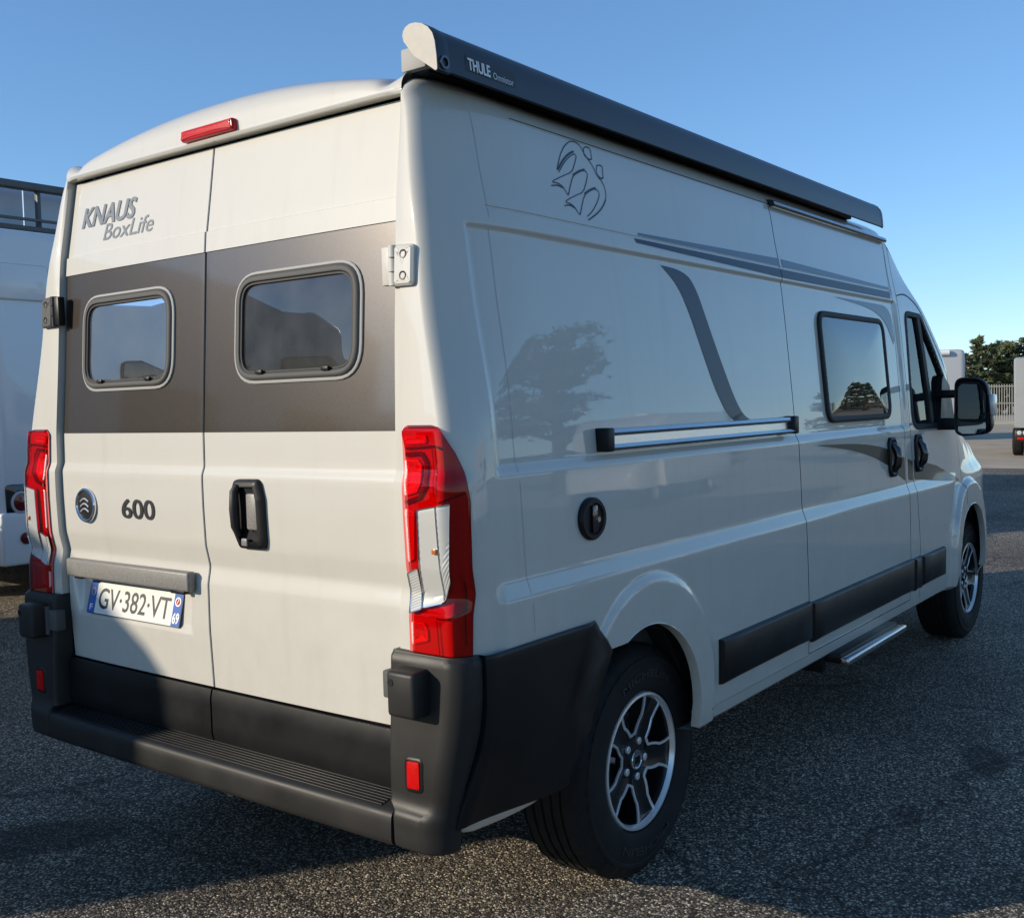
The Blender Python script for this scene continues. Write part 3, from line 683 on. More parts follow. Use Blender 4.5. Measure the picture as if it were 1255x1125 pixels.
# badge on the left door
pc = (Rt(1.228)+.004, .637, 1.228)
bd = MB(); bd.lathe([(.0585, -.002), (.0585, .004), (.055, .0075), (.050, .0075), (.047, .004)], lambda r, t, o: (pc[0]-o, pc[1]+r*math.cos(t), pc[2]+r*math.sin(t)), 40); bdg = bd.build('badge', M['chrome'], DL, 35)
bd = MB(); bd.lathe([(.0475, .0035), (.03, .005), (.001, .0055)], lambda r, t, o: (pc[0]-o, pc[1]+r*math.cos(t), pc[2]+r*math.sin(t)), 40); bd.build('badge_face', M['blkpl2'], bdg)
bd = MB()
for k in (-1, 0, 1):
    pts = [(pc[0]-.0065, pc[1]+.012*math.sin(a*2.2)+k*.004, pc[2]+k*.016+.012*a) for a in np.linspace(-1.1, 1.1, 9)]
    bd.tube([(p[0], pc[1]-.024+.048*i/8, pc[2]+k*.017+.010*math.sin(i/8*math.pi)-.004) for i, p in enumerate(pts)], .0028, 6)
bd.build('badge_emblem', M['silver'], bdg, 50)
text_on('model_number', '600', (.428, .248, 1.194, 1.258), lambda a, b, o: Sr(a, b, o-.005), M['black'], DL, bold=.008, off=.0022, heavy=.014)
SrU = lambda a, b, o: (Rt(b)+.005+.010*(abs(a)/.8)**3-o, a, b)
text_on('maker_lettering', 'KNAUS', (.706, .386, 2.168, 2.236), SrU, M['gprint'], DL, bold=.012, shear=.22, heavy=.034)
text_on('series_lettering', 'BoxLife', (.565, .280, 2.112, 2.168), SrU, M['gprint'], DL, bold=.006, shear=.22)
# plate bar and plate
mb = MB(); mb.box(.030, .062, .055, .735, .985, 1.046, .008, 3); bar = mb.build('plate_light_bar', M['holder'], DL, 40)
mb = MB(); mb.box(.036, .058, .085, .155, .974, .988, .004); mb.build('plate_lamp', M['blkpl2'], bar)
mb = MB(); mb.box(.038, .055, .655, .70, .978, .988, .003); mb.build('reversing_camera', M['blkpl2'], bar)
def SP(a, b, off):
    """number plate frame of reference: a to the right seen from behind, b up, both metres from its lower left corner"""
    t = R_(14); return (.066+b*math.sin(t)-off*math.cos(t), .676-a, .858+b*math.cos(t)-off*-math.sin(t))
pl = MB(); pl.prism(rpoly([(0, 0), (.52, 0), (.52, .11), (0, .11)], .008, 3), SP, 0, .003); plate = pl.build('number_plate', M['black'], DL, 0)
x = MB(); x.prism(rpoly([(.045, .003), (.475, .003), (.475, .107), (.045, .107)], .001, 1), SP, .003, .0036); x.build('plate_field', M['platew'], plate, 0)
for a0, a1 in ((.003, .045), (.475, .517)):
    x = MB(); x.prism(rpoly([(a0, .003), (a1, .003), (a1, .107), (a0, .107)], .004, 2), SP, .003, .0035); x.build('plate_band', M['blue'], plate, 0)
text_on('plate_characters', 'GV·382·VT', (.062, .462, .020, .090), SP, M['black'], plate, bold=.008, off=.0042)
text_on('country_letter', 'F', (.015, .031, .012, .032), SP, M['white'], plate, bold=.02, off=.004)
text_on('region_number', '69', (.479, .513, .010, .046), SP, M['white'], plate, bold=.03, off=.004)
x = MB()
for k in range(12):
    a = k*math.pi/6; x.prism([(.024+.012*math.cos(a)+.0022*math.cos(b), .075+.012*math.sin(a)+.0022*math.sin(b)) for b in np.linspace(0, 5.5, 6)], SP, .0035, .004)
x.build('star_ring', mat('plate_gold', (.7, .55, .08), .5), plate, 0)
x = MB(); x.prism([(.496+.015*math.cos(t), .080+.015*math.sin(t)) for t in np.linspace(0, 2*math.pi, 20)[:-1]], SP, .0035, .0040); x.build('region_crest', M['white'], plate, 0)
x = MB(); x.prism([(.496+.010*math.cos(t), .080+.010*math.sin(t)) for t in np.linspace(0, 2*math.pi, 16)[:-1]], SP, .0040, .0043); x.build('crest_shield', M['red'], plate, 0)
x = MB(); x.prism([(.491, .074), (.495, .074), (.501, .087), (.497, .087)], SP, .0043, .0046); x.build('crest_mark', M['white'], plate, 0)
# third brake lamp
bl = rpoly([(-.145, 2.3555), (.108, 2.3555), (.104, 2.391), (-.139, 2.391)], .010, 4)
def hx(z):
    q = (z-2.352)/(ztop(0)-2.352); th = math.asin(max(0, min(1, q**(1/.9)))); return .126+.30*(1-math.cos(th))**1.7
Sb = lambda a, b, off: (hx(b)-off, a, b)
tb = cap(bl, [(0, -.01), (0, .012), (.004, .018), (.012, .019)], Sb).build('brake_lamp', M['red'], van, 40)
cap(inset(bl, .009), [(0, .0185), (.001, .0205), (.004, .021)], Sb).build('lamp_element', M['redglow'], tb, 40)

# ------------------------------------------------------------------ awning
AW = [(-.842, 2.415), (-.805, 2.462), (-.800, 2.478), (-.803, 2.491), (-.812, 2.501), (-.828, 2.507), (-.85, 2.506), (-.875, 2.498), (-.897, 2.484), (-.913, 2.464), (-.921, 2.44), (-.926, 2.40), (-.928, 2.362), (-.923, 2.357)]
AW = [(-.922+(y+.922)*.86, 2.495+(z-2.507)*.86) for y, z in AW]
awn = empty('awning', (.12, -.86, 2.42), parent=van)
def aw(x0, x1, nm, m, gr=0.0, bev=.0):
    c = np.mean(AW, 0); P = [(c[0]+(y-c[0])*(1+gr), c[1]+(z-c[1])*(1+gr)) for y, z in AW]
    rows = []
    for x, k in ((x0, 1-bev*4), (x0+bev, 1), (x1-bev, 1), (x1, 1-bev*4)): rows.append([(x-.12, c[0]+(y-c[0])*k+.86, c[1]+(z-c[1])*k-2.42) for y, z in P])
    mb = MB(); mb.strip(rows, close=True); n = len(P); mb.F += [tuple(range(n)), tuple(range(3*n, 4*n))]; mb.mi += [0, 0]
    return mb.build(nm, m, awn, 30)
aw(.165, 3.50, 'cassette', M['anth'])
aw(.118, .166, 'rear_end_cap', M['anth'], .05, .006); aw(3.499, 3.535, 'front_end_cap', M['anth'], .03, .012)
ec = MB(); c = np.mean(AW, 0); ec.prism(rpoly([(y*1.03-c[0]*.03, z*1.03-c[1]*.03) for y, z in AW], .004, 2), lambda a, b, d: (d-.12, a+.86, b-2.42), .1155, .1185)
ec.build('end_plate', mat('end_plate_silver', (.30, .28, .24), .5, noise=(40, .1)), awn, 0)
x = MB(); x.lathe([(0, .004), (.010, .004), (.011, .010), (.017, .010), (.019, .0)], lambda r, t, o: (.142+r*math.cos(t)-.12, -.924-o+.86, 2.388+r*math.sin(t)-2.42), 18); x.build('crank_eye', M['gloss'], awn, 30)
AWO = sorted((z, y) for y, z in AW[8:13])
def SA(x, z, off): return (x-.12, float(np.interp(z, [q[0] for q in AWO], [q[1] for q in AWO]))-off+.86, z-2.42)
pn = MB(); pn.strip([[SA(x, z, .0008) for x in (.232, .30, .36, .445)] for z in (2.391, 2.405, 2.420, 2.430)]); pn.build('name_panel', M['black'], awn, 0)
text_on('maker_lettering', 'THULE', (.240, .332, 2.393, 2.424), SA, M['white'], awn, bold=.02, off=.002, heavy=.022)
text_on('range_lettering', 'Omnistor', (.345, .434, 2.393, 2.411), SA, M['white'], awn, bold=-.004, off=.002)
for x_ in (.20, 1.80, 3.22):
    b = MB(); b.box(x_-.05-.12, x_+.05-.12, -.86+.86, -.775+.86, 2.395-2.42, 2.455-2.42, .006); b.build('bracket', M['frametrim'] if x_ < 1 else M['blkpl2'], awn)
x = MB(); x.box(.05, 3.16, .006, .066, -.032, .025, .004); x.build('sun_block_bar', M['blkpl2'], awn, 40)  # added black bar, stops sun leaking between awning and roof
# black rail above the sliding door
mb = MB(); mb.strip([[Ss(x, 2.316+o, d) for x in (2.20, 2.24, 2.6, 3.0, 3.3, 3.55, 3.61)] for o, d in ((-.013, 0), (-.013, .018), (-.004, .026), (.008, .026), (.016, .018), (.018, 0))])
mb.F += [tuple(range(0, len(mb.V), 7)), tuple(range(6, len(mb.V), 7))]; mb.mi += [0, 0]
mb.build('rain_rail', M['gloss'], van, 30)

# ------------------------------------------------------------------ side fittings (right)
# sliding-door runner rail
def bar(nm, x0, x1, z0, z1, o0, o1, m, par, bev=.004, S=Ss):
    cap(rpoly([(x0, z0), (x1, z0), (x1, z1), (x0, z1)], .004, 3), [(0, o0), (0, o1-bev), (bev, o1)], S).build(nm, m, par, 40)
rail = MB()
xsr = list(np.linspace(.73, 2.09, 16))
rail.strip([[Ss(x, z, o) for x in xsr] for z, o in ((1.388, .0), (1.388, .036), (1.396, .042), (1.404, .036), (1.406, .022), (1.430, .022), (1.432, .034), (1.440, .038), (1.450, .030), (1.452, .0))])
rl = rail.build('door_runner', M['alu'], van, 25)
for x0, x1 in ((.700, .738), (2.085, 2.130)):
    m_ = MB(); a = Ss((x0+x1)/2, 1.42, 0); m_.box(x0, x1, a[1]-.044, a[1]+.01, 1.385, 1.455, .006); m_.build('runner_end_cap', M['blkpl2'], rl, 40)
# water filler cap
pc2 = Ss(.628, 1.198, 0)
f = MB(); f.lathe([(.067, -.004), (.067, .010), (.061, .016), (.050, .016), (.047, .010), (.001, .010)], lambda r, t, o: (pc2[0]+r*math.cos(t), pc2[1]-o, pc2[2]+r*math.sin(t)*.92), 40); fc = f.build('filler_cap', M['blkpl2'], SR['body'], 35)
f = MB(); f.box(pc2[0]-.012, pc2[0]+.012, pc2[1]-.020, pc2[1]-.008, pc2[2]-.040, pc2[2]+.040, .005); f.build('filler_grip', M['gloss'], fc, 40)
f = MB(); f.tube([(pc2[0]+.012, pc2[1]-.012, pc2[2]-.002), (pc2[0]+.012, pc2[1]-.023, pc2[2]-.002)], .008, 12); f.build('filler_lock', M['chrome'], fc)
# rub strips
def strip_(x0, x1, z0, z1, par):
    P = []
    n = max(3, int((x1-x0)/.12))
    for k in range(n): P.append((lerp(x0, x1, k/n), z0))
    P += [(x1, z0)]+[(lerp(x1, x0, k/n), z1) for k in range(n)]+[(x0, z1)]
    rows = [[Ss(*q, o) for q in inset(P, d)] for d, o in ((0, -.003), (.001, .010), (.006, .018), (.013, .021))]
    mb = MB(); mb.strip(rows, close=True)
    # flat face: pair lower and upper rows
    b = len(mb.V)-len(P)
    for k in range(n): mb.F.append((b+k, b+k+1, b+2*n-k, b+2*n+1-k)); mb.mi.append(0)
    return mb.build('rub_strip', M['blkpl2'], par, 40)
strip_(1.372, 2.182, .550, .706, van); strip_(2.198, 3.545, .535, .698, SR['sliding_door']); strip_(3.558, 3.688, .530, .694, van); strip_(3.712, 4.12, .535, .690, SR['cab_door'])
# sliding-door window
S = lambda a, b, o: Ss(a, b, o+.006)
SW = [(x, z) for x, z in WIN_SIDE]
ring(SW, [(-.003, -.010), (-.002, .006), (.004, .010), (.020, .009), (.026, .004), (.028, -.03)], S).build('window_frame', M['rubber'], SR['sliding_door'], 45)
g = []
for i in range(len(SW)):
    a, b = np.array(SW[i]), np.array(SW[(i+1) % len(SW)]); n = max(1, int(np.linalg.norm(b-a)/.06))
    for k in range(n): g.append(tuple(a+(b-a)*k/n))
# pane as a slightly domed acrylic sheet
gx = np.linspace(0, 1, 22)
panegrid(g, S, .004, .010).build('window_pane', M['pane2'], SR['sliding_door'], 60)
for x_ in (2.60, 3.30):
    ca = MB(); a = Ss(x_, 1.455, -.03); ca.box(x_-.02, x_+.02, a[1]-.01, a[1]+.01, 1.445, 1.47, .004)
    ca.build('window_catch', M['white'], SR['sliding_door'])
# cab windows, both sides
for s, SD, door in ((-1, Ss, SR['cab_door']), (1, SsL, SL['cab_door'])):
    ring(CABW, [(-.004, -.004), (-.003, .004), (.006, .006), (.022, .004), (.026, -.004), (.028, -.03)], SD).build('window_seal', M['rubber'], door, 45)
    g2 = []
    for i in range(len(CABW)):
        a, b = np.array(CABW[i]), np.array(CABW[(i+1) % len(CABW)]); n = max(1, int(np.linalg.norm(b-a)/.06))
        for k in range(n): g2.append(tuple(a+(b-a)*k/n))
    panegrid(g2, lambda a, b, o: SD(a, b, o-.012), .0, .0).build('door_glass', M['glass'], door, 60)
    dv = MB(); dv.strip([[SD(x+d, z, o) for x, z in ((3.985, 1.95), (4.02, 1.75), (4.05, 1.55), (4.075, 1.34))] for d, o in ((-.028, -.014), (-.026, .002), (.026, .002), (.028, -.014))]); dv.build('window_divider', M['rubber'], door, 40)
    # mirror
    mz0, mz1 = 1.285, 1.612
    P = rpoly([(1.095, mz0), (1.10, mz1), (1.265, mz1-.006), (1.296, mz0+.02)], [.06, .05, .085, .06], 8)
    Sm = lambda a, b, o: (4.18-o*-1.0, s*a, b)
    rows = [[(4.165+dx+(b-1.45)*.0+.0, s*(1.19+(a-1.19)*k), 1.45+(b-1.45)*k) for a, b in P] for dx, k in ((0.012, .86), (0, .90), (-.004, .965), (.004, 1.0), (.04, 1.0), (.09, .93), (.125, .75), (.14, .4))]
    mm = MB(); mm.strip(rows, close=True); n = len(P); mm.F += [tuple(range(n)), tuple(range(7*n, 8*n))]; mm.mi += [0, 0]
    mr = mm.build('wing_mirror', M['blkpl2'], van, 40)
    for (z0, z1) in ((1.385, 1.575), (1.305, 1.37)):
        G = rpoly([(1.118, z0), (1.118, z1-.02 if z1 > 1.5 else z1), (1.14, z1), (1.235, z1-.005), (1.265, z1-.06 if z1 > 1.5 else z1), (1.265, z0)], .015, 3)
        gm = MB(); gm.prism(G, lambda a, b, d: (4.160-d-.16*(a-1.19), s*a, b), 0, .004); gm.build('mirror_glass', M['mirror'], mr, 0)
    ind = MB(); ind.box(4.17, 4.26, min(s*1.270, s*1.298), max(s*1.270, s*1.298), 1.40, 1.515, .010); ind.build('indicator', M['clear'], mr, 40)
    ar = MB(); ar.box(4.19, 4.26, min(s*.985, s*1.12), max(s*.985, s*1.12), 1.50, 1.545, .01); ar.box(4.17, 4.29, min(s*.985, s*1.13), max(s*.985, s*1.13), 1.325, 1.39, .012)
    ar.prism([(4.15, 1.33), (4.49, 1.335), (4.41, 1.57), (4.30, 1.63), (4.26, 1.60)], lambda a, b, d: (a, s*(Yside(a, b)+d), b), -.01, .018); ar.build('mirror_arm', M['blkpl2'], mr, 40)
# door handles (sliding and cab door)
for (xc, wz0, wz1, par) in ((3.345, 1.125, 1.32, SR['sliding_door']), (3.775, 1.122, 1.318, SR['cab_door'])):
    Hh = rpoly([(xc-.058, wz0+.03), (xc-.058, wz1-.03), (xc-.035, wz1), (xc+.035, wz1), (xc+.058, wz1-.03), (xc+.058, wz0+.03), (xc+.035, wz0), (xc-.035, wz0)], .02, 4)
    h = cap(Hh, [(0, -.004), (.001, .012), (.012, .017), (.03, .006)], Ss).build('door_handle', M['blkpl2'], par, 40)
    t = MB(); t.tube([Ss(xc-.012, wz0+.03, .010), Ss(xc-.012, wz0+.06, .032), Ss(xc-.012, (wz0+wz1)/2, .040), Ss(xc-.012, wz1-.06, .032), Ss(xc-.012, wz1-.03, .010)], [.014, .020, .020, .020, .014], 10); t.build('grip', M['gloss'], h, 50)
# entrance step
es = MB(); es.box(2.44, 3.20, -1.085, -.80, .398, .440, .006); es.box(2.40, 2.44, -1.02, -.70, .36, .47, .004); es.box(3.20, 3.24, -1.02, -.70, .36, .47, .004); est = es.build('entrance_step', M['blkpl2'], van, 40)
e2 = MB(); e2.box(2.43, 3.22, -1.125, -1.082, .395, .428, .010, 3); e2.build('step_edge', M['alu'], est, 40)

# ------------------------------------------------------------------ decals on the side
def loft(nm, A, B, m, par, n=28, off=.0016, S=Ss, rows=3):
    """band between two polylines A and B of (x,z)"""
    def res(P):
        P = np.array(P, float); d = np.concatenate([[0], np.cumsum(np.linalg.norm(np.diff(P, axis=0), axis=1))]); t = np.linspace(0, d[-1], n)
        return np.stack([np.interp(t, d, P[:, 0]), np.interp(t, d, P[:, 1])], 1)
    a, b = res(A), res(B); mb = MB(); mb.strip([[S(*(a[k]*(1-q)+b[k]*q), off) for k in range(n)] for q in np.linspace(0, 1, rows)]); return mb.build(nm, m, par, 60)
def smooth(P, it=3):
    P = [tuple(p) for p in P]
    for _ in range(it):
        Q = [P[0]]
        for i in range(len(P)-1):
            a, b = np.array(P[i]), np.array(P[i+1]); Q += [tuple(a*.75+b*.25), tuple(a*.25+b*.75)]
        Q.append(P[-1]); P = Q
    return P
BODY = SR['body']
loft('swoosh_decal', smooth([(1.201, 1.975), (1.29, 1.925), (1.353, 1.85), (1.438, 1.685), (1.515, 1.545), (1.60, 1.455), (1.70, 1.444), (1.805, 1.443)]), smooth([(1.201, 1.976), (1.33, 1.972), (1.42, 1.94), (1.501, 1.786), (1.575, 1.655), (1.655, 1.525), (1.72, 1.462), (1.806, 1.444)]), M['bluegrey'], BODY, 60)
for x0, x1, par in ((1.045, 2.184, BODY), (2.196, 3.565, SR['sliding_door'] if False else BODY)):
    loft('stripe_decal', [(x0, 2.034 if x0 < 2 else 2.012), (x1, 2.012)], [(x0-(.012 if x0 < 2 else 0), 2.047), (x1, 2.047)], M['bluegrey'], par, 30)
    w0 = .008 if x0 < 2 else .030; w1 = .030 if x0 < 2 else .010
    loft('stripe_decal', [(x0+.02, 2.060), (x1, 2.060)], [(x0+.02, 2.060+w0), (x1, 2.060+w1)], M['bluegrey2'], par, 30)
loft('corner_decal', smooth([(2.80, 1.972), (3.25, 1.950), (3.46, 1.90), (3.555, 1.78)]), smooth([(2.80, 1.974), (3.30, 1.975), (3.56, 1.972), (3.575, 1.80)]), M['bluegrey2'], SR['sliding_door'], 40)
loft('wedge_decal', smooth([(2.398, 1.323), (2.80, 1.285), (3.10, 1.235), (3.285, 1.185)]), smooth([(2.398, 1.325), (2.85, 1.312), (3.12, 1.29), (3.285, 1.265)]), M['browndec'], SR['sliding_door'], 30)
loft('wedge_decal', [(3.43, 1.13), (3.545, 1.092)], [(3.43, 1.232), (3.545, 1.21)], M['browndec'], SR['sliding_door'], 6)
loft('wedge_decal', [(3.60, 1.092), (3.668, 1.085)], [(3.60, 1.20), (3.668, 1.185)], M['browndec'], BODY, 6)
loft('wedge_decal', [(3.70, 1.088), (4.10, 1.052), (4.54, 1.018)], [(3.70, 1.19), (4.10, 1.135), (4.54, 1.03)], M['browndec'], SR['cab_door'], 20)
# thin body seams: vertical joint near the corner, long roof joint
def hair(nm, pts, w, par, S=Ss, m=None, n=40, off=.0009):
    P = np.array(pts, float); d = np.concatenate([[0], np.cumsum(np.linalg.norm(np.diff(P, axis=0), axis=1))]); t = np.linspace(0, d[-1], n); Q = np.stack([np.interp(t, d, P[:, 0]), np.interp(t, d, P[:, 1])], 1)
    T = np.gradient(Q, axis=0); T /= np.linalg.norm(T, axis=1)[:, None]; N = np.stack([-T[:, 1], T[:, 0]], 1)*w/2
    mb = MB(); mb.strip([[S(*q, off) for q in Q-N], [S(*q, off) for q in Q+N]]); return mb.build(nm, m or M['seam'], par, 0)
hair('roof_joint', [(.46, 2.320), (2.184, 2.314)], .0025, BODY)
hair('panel_joint', [(.30, 2.31), (.298, 2.06), (.30, 1.40), (.305, 1.09), (.31, .93)], .0012, BODY, m=M['mshade'])
hair('door_joint', smooth([(3.672, 2.035), (3.80, 2.055), (3.92, 2.035), (4.03, 1.985), (4.22, 1.83), (4.42, 1.655), (4.62, 1.50)]), .006, SR['cab_door'], off=.0014)
hair('roof_joint', [(3.575, 2.03), (3.60, 2.29)], .003, BODY)
# bird emblem outlines on the upper side panel, traced at its size
def E_(px, py):                                   # emblem frame (crop pixels 0..884 x 0..1125) to x,z on the side
    u, v = px/884.0, py/1125.0
    x = .50+.0*u; q = EMB((u, v)); return q
EC = np.array([[.5, 0, 0]])
def EMB(uv):
    u, v = uv
    # bilinear map of the emblem's bounding frame on the panel (x, z)
    c00, c10, c01, c11 = EMB4
    return tuple((1-u)*(1-v)*np.array(c00)+u*(1-v)*np.array(c10)+(1-u)*v*np.array(c01)+u*v*np.array(c11))
EMB4 = ((.565, 2.330), (1.14, 2.425), (.468, 1.991), (.945, 2.042))
EML = [
 [(215, 470), (225, 380), (245, 280), (285, 205), (330, 172), (375, 180), (420, 225), (450, 300), (500, 370), (545, 430), (580, 510), (640, 570), (685, 650), (703, 740), (690, 810), (640, 880), (530, 965)],
 [(230, 495), (270, 400), (320, 330), (365, 300), (382, 325), (365, 420), (350, 490), (270, 530), (160, 595), (215, 600), (265, 625), (300, 680), (327, 730), (340, 640), (358, 530), (410, 490), (465, 465), (500, 500), (490, 590), (470, 690), (390, 725), (285, 790), (345, 800), (395, 840), (445, 925), (460, 830), (480, 720), (530, 675), (585, 650), (625, 680), (632, 730), (610, 800), (570, 880), (520, 930)],
 [(450, 232), (485, 228), (512, 250), (515, 300), (526, 350), (505, 362), (455, 320), (443, 275), (450, 232)],
 [(580, 415), (610, 410), (638, 430), (642, 490), (655, 540), (635, 552), (590, 510), (575, 460), (580, 415)]]
EMW = [([(218, 470), (262, 370), (312, 302), (352, 282)], 14), ([(360, 520), (410, 478), (462, 460)], 13), ([(482, 705), (535, 660), (585, 643)], 13), ([(170, 630), (225, 622), (275, 650)], 8), ([(295, 825), (345, 815), (395, 850)], 8), ([(700, 760), (672, 840), (610, 910), (535, 962)], 9), ([(340, 640), (328, 725)], 5), ([(458, 840), (446, 920)], 5), ([(490, 355), (526, 355)], 7), ([(612, 540), (655, 548)], 7)]
for k, L in enumerate(EML):
    hair('emblem_line', [EMB((a/884, b/1125)) for a, b in (smooth(L, 1))], .0032, BODY, n=len(L)*3, m=M['bluegrey'], off=.0016)
for L, w in EMW:
    hair('emblem_line', [EMB((a/884, b/1125)) for a, b in smooth(L, 2)], w*.00046, BODY, n=len(L)*4, m=M['bluegrey'], off=.0020)

# ------------------------------------------------------------------ front end, seats
for s in (-1, 1):
    hl = MB(); hl.strip([[(x, s*(Yside(x, z)+.008), z) for x in np.linspace(5.50, 5.93, 14)] for z in np.linspace(.86, 1.0, 6)]); hl.build('headlamp', M['clear'], van, 40)
    bp_ = MB(); bp_.strip([[(x, s*(Yside(x, z)+.015), z) for x in list(np.linspace(5.56, 5.9, 14))+[5.93, 5.945, 5.955]] for z in np.linspace(.34, .74, 8)]); bp_.build('front_bumper', M['blkpl'], van, 40)
nb = MB(); nb.box(5.86, 5.955, -.42, .42, .36, .95, .03); nb.build('grille', M['blkpl2'], van)
ds = MB(); ds.box(4.75, 5.25, -.80, .80, .55, 1.28, .05); ds.build('dashboard', M['inner'], van)
for s in (-1, 1):
    st = MB(); st.box(3.75, 4.25, s*.45-.24, s*.45+.24, .62, .98, .05); st.box(3.66, 3.84, s*.45-.23, s*.45+.23, .95, 1.52, .06, 3); st.box(3.66, 3.80, s*.45-.12, s*.45+.12, 1.54, 1.74, .05, 3); st.build('cab_seat', M['seat'], van, 40)
sv = MB(); sv.strip([[(x, s_, z) for s_ in (-.62, .62)] for x, z in ((4.47, 2.03), (4.80, 1.82))]); sv.build('sun_blind', mat('blind_pale', (.62, .66, .58), .8), van)
wp = MB(); wp.tube([(5.30, -.5, 1.42), (5.25, .3, 1.48)], .012, 6); wp.build('wiper', M['blkpl2'], van)

# ------------------------------------------------------------------ wheels
def build_wheel(cx, s, yf=.955, cz=.3735):
    root = empty('wheel', (cx, s*yf, cz), parent=van)
    def P(r, t, o): return (r*math.cos(t), s*o, r*math.sin(t))
    n = 120; prof = [(.222, -.012), (.226, .002), (.236, .008), (.252, .011), (.275, .0125), (.300, .011), (.318, .0075), (.321, .0095), (.332, .008), (.338, .002), (.352, -.004), (.365, -.014), (.3725, -.030)]
    ribs = [(.0, .372), (.034, .3745)]
    rows = [[P(r, 2*math.pi*k/n, o) for k in range(n)] for r, o in prof[:9]]
    for r, o in prof[9:]:
        rows.append([P(r-(.007 if k % 3 == 0 else 0), 2*math.pi*k/n, o) for k in range(n)])
    oo = -.036
    for rb in range(5):
        w = .026
        for q, (do, dr) in enumerate(((0, 0), (w, 0), (w+.001, -.008), (w+.008, -.008), (w+.009, 0))):
            rows.append([P(.3745+dr-(.004 if dr == 0 and ((k+rb*2) % 4 == 0) else 0), 2*math.pi*k/n, oo-do) for k in range(n)])
        oo -= w+.009
    for r, o in ((.365, oo-.01), (.34, oo-.022), (.28, oo-.03), (.222, oo-.01)): rows.append([P(r, 2*math.pi*k/n, o) for k in range(n)])
    mb = MB(); mb.strip(rows, close=True); ty = mb.build('tyre', M['tyre'], root, 32)
    V, F = text2d('MICHELIN', 1, .02); w0 = max(v[0] for v in V)
    for a0 in (118, 300):
        Q = []
        for x, y in V:
            t = R_(a0)-x/w0*R_(62) ; r = .270+y*.036
            t = t if s < 0 else math.pi-t
            Q.append(P(r, t, .0138))
        mk('tyre_lettering', Q, F, M['tyretext'], ty, 0)
    # rim
    rim = MB(); rim.lathe([(.222, -.010), (.218, .002), (.210, .0035), (.206, -.004), (.203, -.012)], P, 64); rm = rim.build('rim', M['silver'], root, 30)
    b = MB(); b.lathe([(.2035, -.012), (.196, -.03), (.190, -.15), (.06, -.155), (.001, -.155)], P, 48); b.build('rim_barrel', M['rimblk'], rm, 40)
    b = MB(); b.lathe([(.145, -.10), (.145, -.085), (.07, -.085), (.07, -.06)], P, 40); b.build('brake_disc', M['silver'], rm, 30)
    T0 = R_(100)
    def face(r): return -.004-.030*(1-min(1, r/.20))**1.2-.006
    win = []
    for k in range(5):
        c = T0+k*2*math.pi/5
        win.append([(.203, c-R_(20.5)), (.170, c-R_(21.5)), (.145, c-R_(21)), (.088, c-R_(8)), (.088, c+R_(8)), (.145, c+R_(21)), (.170, c+R_(21.5)), (.203, c+R_(20.5))])
    for k in range(5):
        A, B = win[k], [(r, t+(2*math.pi if k == 4 else 0)) for r, t in win[(k+1) % 5]]
        right_ = A[4:]; left_ = B[:4][::-1]              # edge of window k, edge of window k+1
        poly = right_+[(.205, lerp(right_[-1][1], left_[0][1], .5))]+B[:4]+[(.06, lerp(right_[0][1], B[3][1], .8)), (.06, lerp(right_[0][1], B[3][1], .2))]
        sp = MB(); L_ = [(.055, right_[0][1])]+right_; R2 = [(.055, left_[-1][1])]+B[:4][::-1]
        rws = []
        for (ra, ta), (rb, tb_) in zip(L_, R2):
            tm = (ta+tb_)/2; f0 = face(ra)
            rws.append([P(ra, ta, f0-.045), P(ra, ta, f0), P(ra, lerp(ta, tm, .55), f0-.004), P(ra, tm, f0-.006), P(ra, lerp(tb_, tm, .55), f0-.004), P(rb, tb_, f0), P(rb, tb_, f0-.045)])
        sp.strip(rws); sp.build('spoke', M['rimblk'], rm, 40)
    for Wd in win:
        pts = Wd; rw = []
        dense = []
        for i in range(len(pts)-1):
            for k in range(5): dense.append((lerp(pts[i][0], pts[i+1][0], k/5), lerp(pts[i][1], pts[i+1][1], k/5)))
        dense.append(pts[-1]); xy = np.array([(r*math.cos(t), r*math.sin(t)) for r, t in dense]); tg = np.gradient(xy, axis=0); tg /= np.linalg.norm(tg, axis=1)[:, None]
        nn = np.stack([-tg[:, 1], tg[:, 0]], 1); cc = np.array([.15*math.cos(np.mean([p[1] for p in Wd])), .15*math.sin(np.mean([p[1] for p in Wd]))])
        sgn = np.sign(np.sum(nn*(xy-cc), axis=1).mean()) or 1
        def q(d, o): return [(p[0], s*(face(np.hypot(*p))+o), p[1]) for p in xy+nn*sgn*d]
        e = MB(); e.strip([q(-.001, -.004), q(-.001, .0015), q(.0066, .0022), q(.0082, -.001)]); e.build('spoke_edge', M['silver'], rm, 30)
    h = MB(); h.lathe([(.092, -.046), (.090, -.033), (.060, -.029), (.036, -.026), (.034, -.020), (.001, -.020)], P, 40); h.build('hub', M['rimblk'], rm, 30)
    h = MB(); h.lathe([(.033, -.0215), (.031, -.0175), (.027, -.0175), (.025, -.0190), (.001, -.0180)], P, 32); h.build('hub_cap', M['chrome'], rm, 30)
    h = MB()
    for q_ in (-.010, -.003, .004, .011): h.box(q_-.0022, q_+.0022, min(s*-.018, s*-.0165), max(s*-.018, s*-.0165), -.012, .012)
    h.build('hub_emblem', M['rimblk'], rm, 0)
    for k in range(5):
        t = T0+R_(36)+k*2*math.pi/5; c = (.060*math.cos(t), .060*math.sin(t)); bb = MB()
        bb.lathe([(.012, -.032), (.012, -.024), (.0095, -.0225), (.001, -.0225)], lambda r, a, o: (c[0]+r*math.cos(a), s*o, c[1]+r*math.sin(a)), 12); bb.build('wheel_bolt', M['silver'], rm, 30)
    return root
